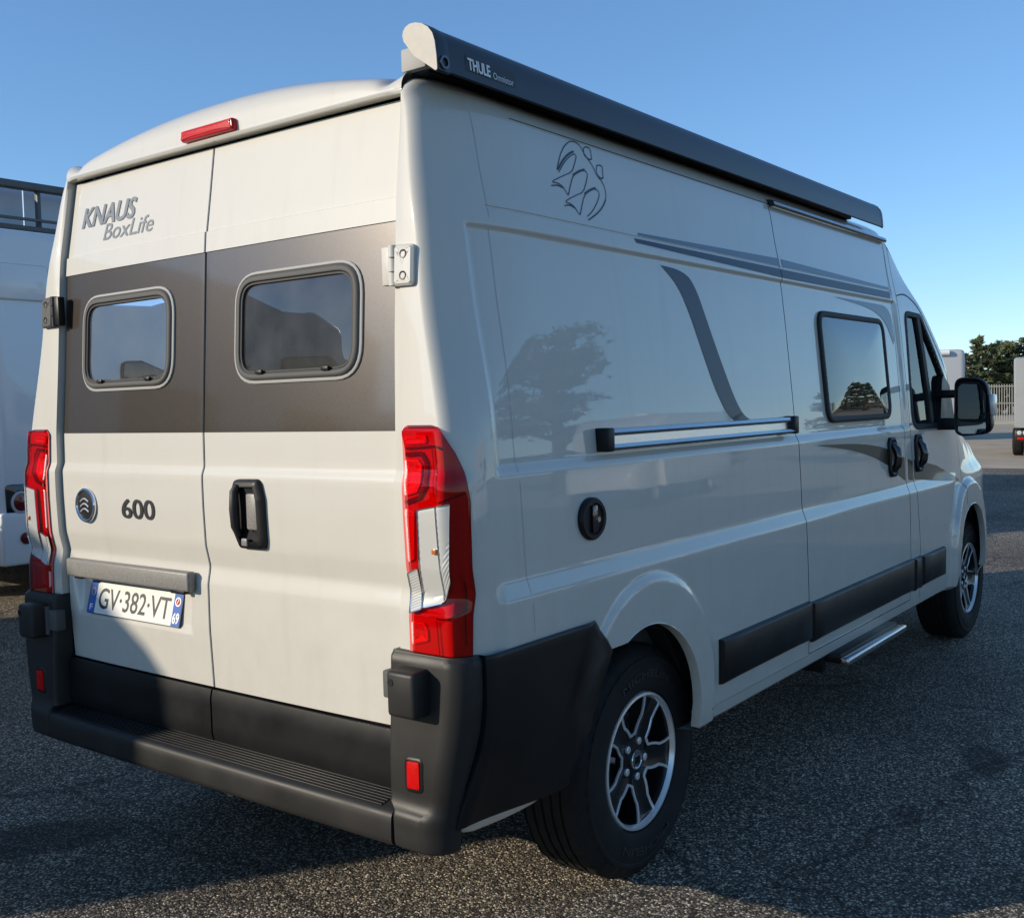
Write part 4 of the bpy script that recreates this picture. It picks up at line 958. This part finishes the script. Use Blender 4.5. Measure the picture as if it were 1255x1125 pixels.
for cx in (1.0, 5.035):
    for s in (-1, 1): build_wheel(cx, s)
# ------------------------------------------------------------------ ground
def ground_mat():
    m = bpy.data.materials.new('asphalt'); m.use_nodes = True; t = m.node_tree; b = t.nodes['Principled BSDF']; L = t.links.new
    tc = t.nodes.new('ShaderNodeTexCoord')
    def N(k, **kw):
        n = t.nodes.new(k)
        for a, v in kw.items(): setattr(n, a, v)
        return n
    wob = N('ShaderNodeTexNoise'); wob.inputs['Scale'].default_value = 60; L(tc.outputs['Object'], wob.inputs['Vector'])
    ad = N('ShaderNodeVectorMath', operation='MULTIPLY_ADD'); ad.inputs[1].default_value = (.012, .012, 0); L(wob.outputs['Color'], ad.inputs[0]); L(tc.outputs['Object'], ad.inputs[2])
    v = N('ShaderNodeTexVoronoi'); v.inputs['Scale'].default_value = 128; v.inputs['Randomness'].default_value = 1; L(ad.outputs[0], v.inputs['Vector'])
    v2 = N('ShaderNodeTexVoronoi'); v2.inputs['Scale'].default_value = 165; L(ad.outputs[0], v2.inputs['Vector'])
    sep = N('ShaderNodeSeparateColor'); L(v.outputs['Color'], sep.inputs[0])
    ramp = N('ShaderNodeValToRGB'); e = ramp.color_ramp.elements
    e[0].position = 0; e[0].color = (.040, .034, .027, 1); e[1].position = 1; e[1].color = (.74, .62, .46, 1)
    for p, c in ((.45, (.115, .097, .072, 1)), (.72, (.25, .21, .155, 1)), (.90, (.48, .405, .30, 1))): x = e.new(p); x.color = c
    L(sep.outputs[0], ramp.inputs[0])
    # binder between the stones
    dm = N('ShaderNodeMapRange'); dm.inputs[1].default_value = .46; dm.inputs[2].default_value = .74; L(v.outputs['Distance'], dm.inputs[0])
    mixb = N('ShaderNodeMix', data_type='RGBA'); mixb.inputs[7].default_value = (.030, .026, .021, 1); L(dm.outputs[0], mixb.inputs[0]); L(ramp.outputs[0], mixb.inputs[6])
    # large worn and stained areas
    big = N('ShaderNodeTexNoise'); big.inputs['Scale'].default_value = .55; big.inputs['Detail'].default_value = 8; big.inputs['Roughness'].default_value = .6; L(tc.outputs['Object'], big.inputs['Vector'])
    bm_ = N('ShaderNodeMapRange'); bm_.inputs[1].default_value = .3; bm_.inputs[2].default_value = .7; bm_.inputs[3].default_value = .55; bm_.inputs[4].default_value = 1.55; L(big.outputs[0], bm_.inputs[0])
    sc = N('ShaderNodeVectorMath', operation='SCALE'); L(mixb.outputs[2], sc.inputs[0]); L(bm_.outputs[0], sc.inputs['Scale'])
    # oil stain near the rear left of the van
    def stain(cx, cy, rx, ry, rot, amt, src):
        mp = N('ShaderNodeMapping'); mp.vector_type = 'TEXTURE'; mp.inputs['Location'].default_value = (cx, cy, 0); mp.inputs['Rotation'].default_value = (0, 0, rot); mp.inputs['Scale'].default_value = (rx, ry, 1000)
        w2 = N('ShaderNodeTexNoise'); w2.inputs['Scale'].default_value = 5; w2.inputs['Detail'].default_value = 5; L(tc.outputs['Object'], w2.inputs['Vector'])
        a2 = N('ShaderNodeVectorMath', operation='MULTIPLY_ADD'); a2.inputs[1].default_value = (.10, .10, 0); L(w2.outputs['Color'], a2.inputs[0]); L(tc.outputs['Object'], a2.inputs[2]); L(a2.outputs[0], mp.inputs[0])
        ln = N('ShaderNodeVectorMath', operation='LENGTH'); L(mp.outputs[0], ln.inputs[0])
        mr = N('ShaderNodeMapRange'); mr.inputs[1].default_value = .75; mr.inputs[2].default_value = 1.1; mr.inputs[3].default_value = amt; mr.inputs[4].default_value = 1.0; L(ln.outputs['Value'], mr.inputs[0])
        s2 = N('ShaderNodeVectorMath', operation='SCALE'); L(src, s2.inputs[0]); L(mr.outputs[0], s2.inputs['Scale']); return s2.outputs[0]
    # hairline cracks
    wb = N('ShaderNodeTexNoise'); wb.inputs['Scale'].default_value = 2.2; wb.inputs['Detail'].default_value = 6; L(tc.outputs['Object'], wb.inputs['Vector'])
    wa = N('ShaderNodeVectorMath', operation='MULTIPLY_ADD'); wa.inputs[1].default_value = (.5, .5, 0); L(wb.outputs['Color'], wa.inputs[0]); L(tc.outputs['Object'], wa.inputs[2])
    ve = N('ShaderNodeTexVoronoi', feature='DISTANCE_TO_EDGE'); ve.inputs['Scale'].default_value = .42; L(wa.outputs[0], ve.inputs['Vector'])
    ce = N('ShaderNodeMapRange'); ce.inputs[1].default_value = .0015; ce.inputs[2].default_value = .006; ce.inputs[3].default_value = .45; ce.inputs[4].default_value = 1; L(ve.outputs['Distance'], ce.inputs[0])
    sc2 = N('ShaderNodeVectorMath', operation='SCALE'); L(sc.outputs[0], sc2.inputs[0]); L(ce.outputs[0], sc2.inputs['Scale']); sc = sc2
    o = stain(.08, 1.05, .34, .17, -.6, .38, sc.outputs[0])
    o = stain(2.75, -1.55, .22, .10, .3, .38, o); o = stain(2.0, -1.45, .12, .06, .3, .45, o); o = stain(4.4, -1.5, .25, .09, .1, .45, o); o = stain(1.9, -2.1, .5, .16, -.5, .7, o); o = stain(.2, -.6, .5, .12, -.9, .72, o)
    L(o, b.inputs['Base Color']); b.inputs['Roughness'].default_value = .82; b.inputs['Specular IOR Level'].default_value = .35
    inv = N('ShaderNodeMath', operation='MULTIPLY_ADD'); inv.inputs[1].default_value = -1; inv.inputs[2].default_value = 1; L(v.outputs['Distance'], inv.inputs[0])
    a3 = N('ShaderNodeMath', operation='MULTIPLY_ADD'); a3.inputs[1].default_value = -.35; L(v2.outputs['Distance'], a3.inputs[0]); L(inv.outputs[0], a3.inputs[2])
    bp = N('ShaderNodeBump'); bp.inputs['Strength'].default_value = .75; bp.inputs['Distance'].default_value = .005; L(a3.outputs[0], bp.inputs['Height']); L(bp.outputs[0], b.inputs['Normal'])
    return m
M['asphalt'] = ground_mat()
gm = MB(); gm.strip([[(x, y, 0) for x in (-400, -40, -6, 12, 60, 900)] for y in (-500, -60, -8, 8, 60, 500)][::-1]); g = gm.build('ground', M['asphalt'], None, 0); tag(g, 'coarse grey asphalt of the parking lot', 'ground', kind='structure')
M['field'] = mat('dry_field', (.36, .30, .22), .95, noise=(.6, .25), bump=(12, .5, .02))
fm_ = MB(); fm_.strip([[(x, y, .004) for x in (20.5, 90, 900)] for y in (-300, 0, 300)][::-1]); f = fm_.build('field', M['field'], None, 0); tag(f, 'pale tan gravel ground beyond the asphalt', 'ground', kind='structure')
# cracked joint in the asphalt
# ------------------------------------------------------------------ neighbouring vehicles
M['mwhite'] = mat('motorhome_white', (.70, .70, .69), .35, coat=.8, coat_r=.04, noise=(1.5, .03))
M['mgrey'] = mat('motorhome_grey', (.28, .29, .29), .4, coat=.5, noise=(2, .05))
M['mdark'] = mat('motorhome_window', (.012, .014, .018), .06, coat=1.0)
M['mskirt'] = mat('motorhome_skirt', (.45, .46, .47), .4)
def simple_wheel(parent, x, y, r=.34):
    w = MB(); s = 1 if y > 0 else -1
    w.lathe([(.19, .0), (.22, .012), (.28, .014), (r-.02, .0), (r, -.03), (r, -.18), (r-.03, -.21), (.18, -.2)], lambda rr, t, o: (x+rr*math.cos(t), y+s*o, r+rr*math.sin(t)), 28)
    o = w.build('wheel', M['tyre'], parent, 35)
    w = MB(); w.lathe([(.20, -.004), (.185, -.004), (.17, -.025), (.06, -.02), (.001, -.015)], lambda rr, t, o: (x+rr*math.cos(t), y+s*o, r+rr*math.sin(t)), 20); w.build('rim', M['silver'], o, 35)
def motorhome(loc, rz, L=6.6, W=2.3, H=2.9, label='', group=None, mbody='mwhite', awning=False, stripe=None, z0=.42, rear_detail=True):
    """coach-built motorhome, local x forward with the rear wall at x=0"""
    r = empty('motorhome', loc, rz, label, 'motorhome', group)
    # body section lofted along x with rounded edges and a low cab
    def section(x, h, w, zb, rr):
        P = rpoly([(-w/2, zb), (w/2, zb), (w/2, h), (-w/2, h)], [.04, .04, rr, rr], 5); return [(x, y, z) for y, z in P]
    st = [(0.05, H-.06, W-.10, z0+.03, .16), (0, H-.16, W-.24, z0+.10, .12)]
    secs = [section(0.0, H-.10, W-.20, z0+.06, .14), section(.02, H-.05, W-.08, z0+.03, .16), section(.06, H-.02, W-.02, z0, .17), section(.16, H, W, z0, .18), section(L-2.3, H, W, z0, .18), section(L-1.9, H-.05, W, z0, .22), section(L-1.35, H-.45, W-.1, z0, .3)]
    mb = MB(); mb.strip(secs, close=True); n = len(secs[0]); mb.F += [tuple(range(n))[::-1], tuple(range(len(mb.V)-n, len(mb.V)))]; mb.mi += [0, 0]
    mb.build('body', M[mbody], r, 40)
    cb = MB(); cs = [section(L-1.45, 2.15, 1.95, .42, .2), section(L-1.2, 1.95, 1.9, .42, .2), section(L-.8, 1.32, 1.92, .42, .15), section(L-.3, 1.08, 1.8, .42, .15), section(L-.08, .95, 1.6, .42, .12), section(L, .75, 1.4, .45, .1)]
    cb.strip(cs, close=True); cb.F += [tuple(range(len(cb.V)-n, len(cb.V)))]; cb.mi += [0]; cb.build('cab', M[mbody], r, 40)
    ws = MB(); ws.strip([[(L-1.17, y, 1.93) for y in (-.8, .8)], [(L-.80, y, 1.36) for y in (-.84, .84)]]); ws.V = [(x+.03, y, z+.03) for x, y, z in ws.V]; ws.build('windscreen', M['mdark'], r, 0)
    for s in (-1, 1):
        for x0, x1, za, zb in ((.7, 1.6, 1.55, 2.05), (2.4, 3.3, 1.55, 2.05)):
            S = lambda a, b, o: (a, s*(W/2+o), b)
            p = rpoly([(x0, za), (x1, za), (x1, zb), (x0, zb)], .07, 4); w = cap(p, [(0, -.01), (0, .012), (.02, .02), (.06, .022)], S).build('window', M['mdark'], r, 40)
            ring(p, [(-.015, .0), (-.012, .016), (.0, .018), (.012, .02)], S).build('window_frame', M['blkpl2'], w, 40)
        w = MB(); w.prism([(L-1.28, 1.36), (L-.85, 1.34), (L-1.2, 1.82), (L-1.30, 1.82)], lambda a, b, d: (a, s*(.975-.06*(b-1.3)+d), b), -.05, .03); w.build('cab_window', M['mdark'], r, 0)
        k = MB(); k.box(.15, L-1.5, s*(W/2+.012)-.008, s*(W/2+.012)+.008, z0+.02, z0+.32, .006); k.build('skirt', M['mskirt'], r)
        if stripe: k = MB(); k.box(.3, L-2.0, s*(W/2+.004)-.003, s*(W/2+.004)+.003, 1.05, 1.25); k.build('stripe', M[stripe], r)
        simple_wheel(r, 1.9, s*(W/2-.06)); simple_wheel(r, L-1.0, s*.93)
    if rear_detail:
        S = lambda a, b, o: (-o, a, b)
        p = rpoly([(-.6, 1.75), (.6, 1.75), (.6, 2.2), (-.6, 2.2)], .07, 4); cap(p, [(0, -.06), (0, .012), (.02, .02), (.06, .022)], S).build('rear_window', M['mdark'], r, 40)
        b = MB(); b.box(-.03, .12, -W/2+.05, W/2-.05, z0+.0, z0+.40, .025, 4); b.build('rear_bumper', M[mbody], r, 40)
        for s in (-1, 1):
            p = rpoly([(s*.62, 1.02), (s*.62, .92), (s*.80, .74), (s*1.04, .72), (s*1.05, 1.03)], .04, 3); lamp = cap(p, [(0, -.06), (0, .008), (.01, .012)], S).build('lamp_cluster', M['gloss'], r, 40)
            for q, (yy, mm) in enumerate(((.94, 'redglow'), (.78, 'amber'))):
                t = MB(); t.lathe([(.085, .006), (.085, .018), (.072, .024), (.066, .018)], lambda rr, a, o: (-.008-o, s*yy+rr*math.cos(a)*.9, .89+rr*math.sin(a)), 20); t.build('lamp_ring', M['mskirt'], lamp, 40)
                t = MB(); t.lathe([(.066, .016), (.04, .022), (.001, .024)], lambda rr, a, o: (-.008-o, s*yy+rr*math.cos(a)*.9, .89+rr*math.sin(a)), 20); t.build('lamp_lens', M['reddark'], lamp, 40)
            t = MB(); t.lathe([(.045, .0), (.045, .012), (.001, .016)], lambda rr, a, o: (-.03-o, s*.92+rr*math.cos(a), .62+rr*math.sin(a)), 16); t.build('reflector', M['reddark'], r, 40)
        k = MB(); k.box(-.025, .01, -W/2+.12, -.64, H-.55, H-.28, .02); k.box(-.025, .01, .64, W/2-.12, H-.55, H-.28, .02); k.box(-.035, .01, -.615, .615, H-.56, H-.26, .03); k.build('rear_cap_panel', M[mbody], r, 40)
    if awning:
        a = MB(); a.tube([(.5, W/2+.05, H-.10), (L-2.2, W/2+.05, H-.10)], .085, 14); a.build('awning', M['white'], r, 40)
    rv = MB(); rv.box(1.2, 1.7, -.3, .3, H, H+.12, .03); rv.box(3.0, 3.7, -.35, .35, H, H+.16, .04); rv.tube([(2.2, .6, H), (2.2, .6, H+.25), (2.25, .6, H+.28)], .03, 8); rv.build('roof_vent', M['white'], r, 40)
    return r
# white motorhome whose rear shows left of the van; its rear wall faces the van
motorhome((3.12, 5.08, 0), R_(90), 6.8, 2.3, 2.95, 'white motorhome seen from behind at the left edge beside the van', 'motorhomes parked in the lot', awning=False)
# motorhome out of frame to the left that throws the shadow over the left door
motorhome((-5.42, 5.16, 0), 0, 6.75, 2.3, 2.97, 'white motorhome parked alongside, out of frame left, shading the left rear door', 'motorhomes parked in the lot', stripe='mgrey')
# row behind the photographer, mirrored in the rear glass
motorhome((-15.5, 8.9, 0), R_(-8), 6.9, 2.3, 2.9, 'white motorhome behind the photographer, left of the row', 'motorhomes parked in the lot', stripe='mgrey')
# ahead in the row: their long shadows lie across the lane
for k, (x_, lb_) in enumerate(((5.5, 'first'), (8.1, 'second'), (10.7, 'third'))): motorhome((x_, 4.2, 0), R_(90), 6.8, 2.3, 2.95, lb_+' white motorhome along the row hidden behind the van', 'motorhomes parked in the lot')
# far motorhome seen past the wing mirror
d0 = 36.0; a0 = R_(14.6)
motorhome((CAMP.x+d0*math.cos(R_(13.9))+1.0, CAMP.y+d0*math.sin(R_(13.9))+.6, 0), R_(118), 6.6, 2.3, 2.85, 'pale motorhome with white roof awning seen past the wing mirror', 'motorhomes parked in the lot', awning=True, mbody='mskirt')
# vehicles on the right that the shaded side mirrors
motorhome((13.0, -13.5, 0), R_(200), 6.6, 2.3, 2.8, 'white motorhome on the right of the lot mirrored in the van side', 'motorhomes parked in the lot', stripe='mgrey')
motorhome((24.0, -13.0, 0), R_(170), 6.6, 2.3, 2.9, 'white motorhome far right of the lot, beside the pine', 'motorhomes parked in the lot')
# grey box van at the right edge
bx = empty('box_van', (CAMP.x+26.5*math.cos(R_(11.86)), CAMP.y+26.5*math.sin(R_(11.86)), 0), R_(8), 'grey box van with black bumper at the right edge of the picture', 'van')
S_ = lambda y, z: (0, y, z)
mb = MB(); secs = []
for x, k in ((0, .96), (.05, .99), (.12, 1.0), (4.6, 1.0), (4.7, .97)): secs.append([(x, -1.02+y*k, 1.36+(z-1.36)*k) for y, z in rpoly([(-1.02, .66), (1.02, .66), (1.02, 2.27), (-1.02, 2.27)], .09, 5)])
mb.strip(secs, close=True); n = len(secs[0]); mb.F += [tuple(range(n)), tuple(range(4*n, 5*n))]; mb.mi += [0, 0]; mb.build('box_body', M['mgrey'], bx, 40)
mb = MB(); mb.box(-.03, .3, -2.02, -.02, .36, .64, .03); mb.build('rear_bumper', M['blkpl2'], bx)
mb = MB(); mb.box(.3, 6.2, -1.95, -.1, .35, .70, .03); mb.box(4.75, 6.3, -1.98, -.06, .45, 1.75, .15, 3); mb.build('chassis', M['blkpl2'], bx)
for y in (-.12, -.24, -1.92, -1.80):
    t = MB(); t.lathe([(.05, .0), (.05, .02), (.001, .028)], lambda rr, a, o: (-.03-o, y+rr*math.cos(a), .575+rr*math.sin(a)), 14); t.build('tail_lamp', M['clear'], bx, 40)
for y in (-.18, -1.86): t = MB(); t.box(-.045, -.02, y-.10, y+.10, .42, .47, .01); t.build('reflector', M['redglow'], bx)
for y in (-.12, -1.92): simple_wheel(bx, 1.2, y, .33)
tb = MB(); tb.box(-.012, .02, -1.035, -1.005, .75, 2.2, .004); tb.build('door_joint', M['blkpl2'], bx)

# ------------------------------------------------------------------ hall on the left behind the motorhomes
M['clad'] = mat('pale_metal_cladding', (.42, .46, .50), .45, metal=.2, noise=(.8, .05))
M['steel'] = mat('dark_steel', (.085, .09, .092), .5, noise=(3, .15))
hall = empty('hall_building', (6, 20, 0), 0, 'pale blue-grey metal hall with dark roof rails behind the left motorhome', 'building')
for k in range(9):
    p = MB(); p.box(k*2.4+.02, k*2.4+2.38, 0, 12, 0, 5.55, .02); p.build('wall_panel', M['clad'], hall)
    p = MB(); p.box(k*2.4+.02, k*2.4+2.38, .55, .60, 5.62, 6.62); p.build('parapet_panel', M['clad'], hall)
    p = MB(); p.box(k*2.4-.04, k*2.4+.04, -.12, .0, 0, 6.6, .005); p.build('post', M['steel'], hall)
    p = MB(); p.tube([(k*2.4, -.06, 6.55), (k*2.4+.25, .3, 5.70)], .03, 6); p.build('brace', M['steel'], hall)
for z, h in ((6.55, .075), (5.62, .05)):
    p = MB(); p.box(-.1, 21.8, -.22, .05, z-h, z+h, .01); p.build('roof_rail', M['steel'], hall)
p = MB(); p.box(-.1, 21.8, -.30, -.20, 5.78, 5.83); p.build('gutter', M['steel'], hall)

# ------------------------------------------------------------------ fence and trees on the right
M['fence'] = mat('fence_metal', (.42, .40, .34), .5)
M['fencep'] = mat('fence_post', (.50, .46, .36), .6)
def at(ang, d, z=0): return (CAMP.x+d*math.cos(R_(ang)), CAMP.y+d*math.sin(R_(ang)), z)
p0 = Vector(at(15.5, 52)); p1 = Vector(at(10.5, 54)); dv = (p1-p0); Lf = dv.length; fn_ = empty('fence', p0, math.atan2(dv.y, dv.x), 'pale metal bar fence between the far motorhome and the box van', 'fence')
barm = None
for k in range(int(Lf/.115)):
    if barm is None:
        b = MB(); b.box(-.012, .012, -.012, .012, .05, 1.82); barm = b.build('bar', M['fence'], fn_, 0)
    else: o = barm.copy(); COL.objects.link(o); o.parent = fn_; o.location = (k*.115, 0, 0)
for z in (.12, .95, 1.72): b = MB(); b.box(0, Lf, -.02, .02, z-.025, z+.025); b.build('rail', M['fence'], fn_, 0)
for k in range(int(Lf/2.4)+1): b = MB(); b.box(k*2.4-.05, k*2.4+.05, .03, .13, 0, 1.95); b.build('post', M['fencep'], fn_, 0)
bk = MB(); bk.box(0, Lf, -.15, .15, 0, .10); bk.build('kerb', M['fencep'], fn_, 0)

M['bark'] = mat('bark', (.09, .065, .045), .9, noise=(8, .3))
M['needle'] = mat('needles', (.075, .092, .036), .75, noise=(1.2, .35))
M['needle2'] = mat('needles_dark', (.050, .070, .030), .75, noise=(1.2, .35))
def conifer(loc, h, w, label, seed, m='needle', spire=True, n=900, group='conifers beyond the fence'):
    rnd = random.Random(seed); r = empty('conifer', loc, rnd.uniform(0, 6), label, 'tree', group)
    t = MB(); t.tube([(0, 0, 0), (.05, 0, h*.5), (0, .03, h*.97)], [h*.03, h*.018, .01], 8); t.build('trunk', M['bark'], r)
    V, F = [], []; lb = MB()
    nb = int(34 if spire else 46)
    for b in range(nb):
        q = (b+rnd.random())/nb; z = h*(.10+.88*q); R0 = w*((1-q)**.8 if spire else (math.sin(math.pi*(.12+.86*q))**.7))*rnd.uniform(.65, 1.1)+.05
        a = b*2.4+rnd.uniform(-.4, .4); d = Vector((math.cos(a), math.sin(a), rnd.uniform(-.12, .25)))
        lb.tube([(0, 0, z), tuple(d*R0*.9+Vector((0, 0, z)))], [h*.006, .006], 5)
        for k in range(n//nb):
            f = rnd.uniform(.2, 1.05); c = Vector((0, 0, z))+d*R0*f+Vector((rnd.gauss(0, .10), rnd.gauss(0, .10), rnd.gauss(0, .06)))*(h/5)
            ax = Vector((math.cos(a+rnd.gauss(0, .7)), math.sin(a+rnd.gauss(0, .7)), rnd.gauss(.05, .35))).normalized(); sd = ax.cross(Vector((rnd.gauss(0, 1), rnd.gauss(0, 1), rnd.gauss(0, 1)))).normalized()
            l = rnd.uniform(.16, .34)*h/5; wd_ = l*.28; i = len(V)
            V += [tuple(c-sd*wd_), tuple(c+sd*wd_), tuple(c+ax*l)]; F.append((i, i+1, i+2))
    lb.build('branches', M['bark'], r); mk('crown', V, F, M[m], r, 0)
    return r
conifer(at(13.42, 74), 4.95, 1.0, 'slim pointed conifer rising above the far motorhome', 1, 'needle', True, 2600)
for k, (a, d, h, w, lb_) in enumerate(((13.95, 72, 3.9, 1.5, 'bushy conifer left of the pointed one, behind the far motorhome'), (12.95, 73, 4.3, 1.6, 'broad dark conifer just right of the pointed one'), (12.45, 76, 4.8, 1.7, 'tall ragged conifer above the fence'), (12.0, 74, 4.6, 1.8, 'broad conifer above the box van'), (11.3, 75, 4.9, 2.0, 'conifer at the right edge of the picture'), (14.6, 76, 3.9, 1.9, 'low conifer half hidden by the far motorhome'), (10.6, 76, 4.6, 2.0, 'conifer just outside the right edge'))):
    conifer(at(a, d), h, w, lb_, 20+k, 'needle' if k % 2 else 'needle2', False, 3600)
# spreading pine to the right of the lot, mirrored in the van side
def pine(loc, h, label, seed=3):
    rnd = random.Random(seed); r = empty('pine_tree', loc, 0, label, 'tree'); t = MB(); t.tube([(0, 0, 0), (.15, .1, h*.5), (.05, 0, h*.95)], [.28, .2, .06], 10); t.build('trunk', M['bark'], r); V, F = [], []; lb = MB()
    for b in range(26):
        z = h*rnd.uniform(.36, .97); R0 = rnd.uniform(1.6, 3.8)*(1.15-.5*(z/h)); a = rnd.uniform(0, 6.28); d = Vector((math.cos(a), math.sin(a), .12)); lb.tube([(0, 0, z-.4), tuple(d*R0+Vector((0, 0, z)))], [.07, .02], 6)
        for k in range(170):
            f = rnd.uniform(.35, 1.1); c = Vector((0, 0, z))+d*R0*f+Vector((rnd.gauss(0, .38), rnd.gauss(0, .38), rnd.gauss(0, .13))); ax = Vector((rnd.gauss(0, 1), rnd.gauss(0, 1), rnd.gauss(.3, .5))).normalized(); sd = ax.orthogonal().normalized(); l = rnd.uniform(.2, .4); i = len(V)
            V += [tuple(c-sd*l*.25), tuple(c+sd*l*.25), tuple(c+ax*l)]; F.append((i, i+1, i+2))
    lb.build('branches', M['bark'], r); mk('crown', V, F, M['needle2'], r, 0); return r
pine((27.0, -19.5, 0), 7.4, 'spreading pine on the right of the lot mirrored in the van side')

for k, (x_, y_, h_, w_, lb_) in enumerate(((37.0, -12.5, 3.7, 1.5, 'conifer on the right of the lot nearest the lane, mirrored in the side window'), (43.0, -15.5, 4.3, 1.8, 'taller conifer on the right of the lot mirrored in the side window'), (33.0, -16.5, 3.4, 1.6, 'squat conifer on the right of the lot beside the pine'))):
    conifer((x_, y_, 0), h_, w_, lb_, 50+k, 'needle2', False, 3000, group='conifers on the right of the lot')
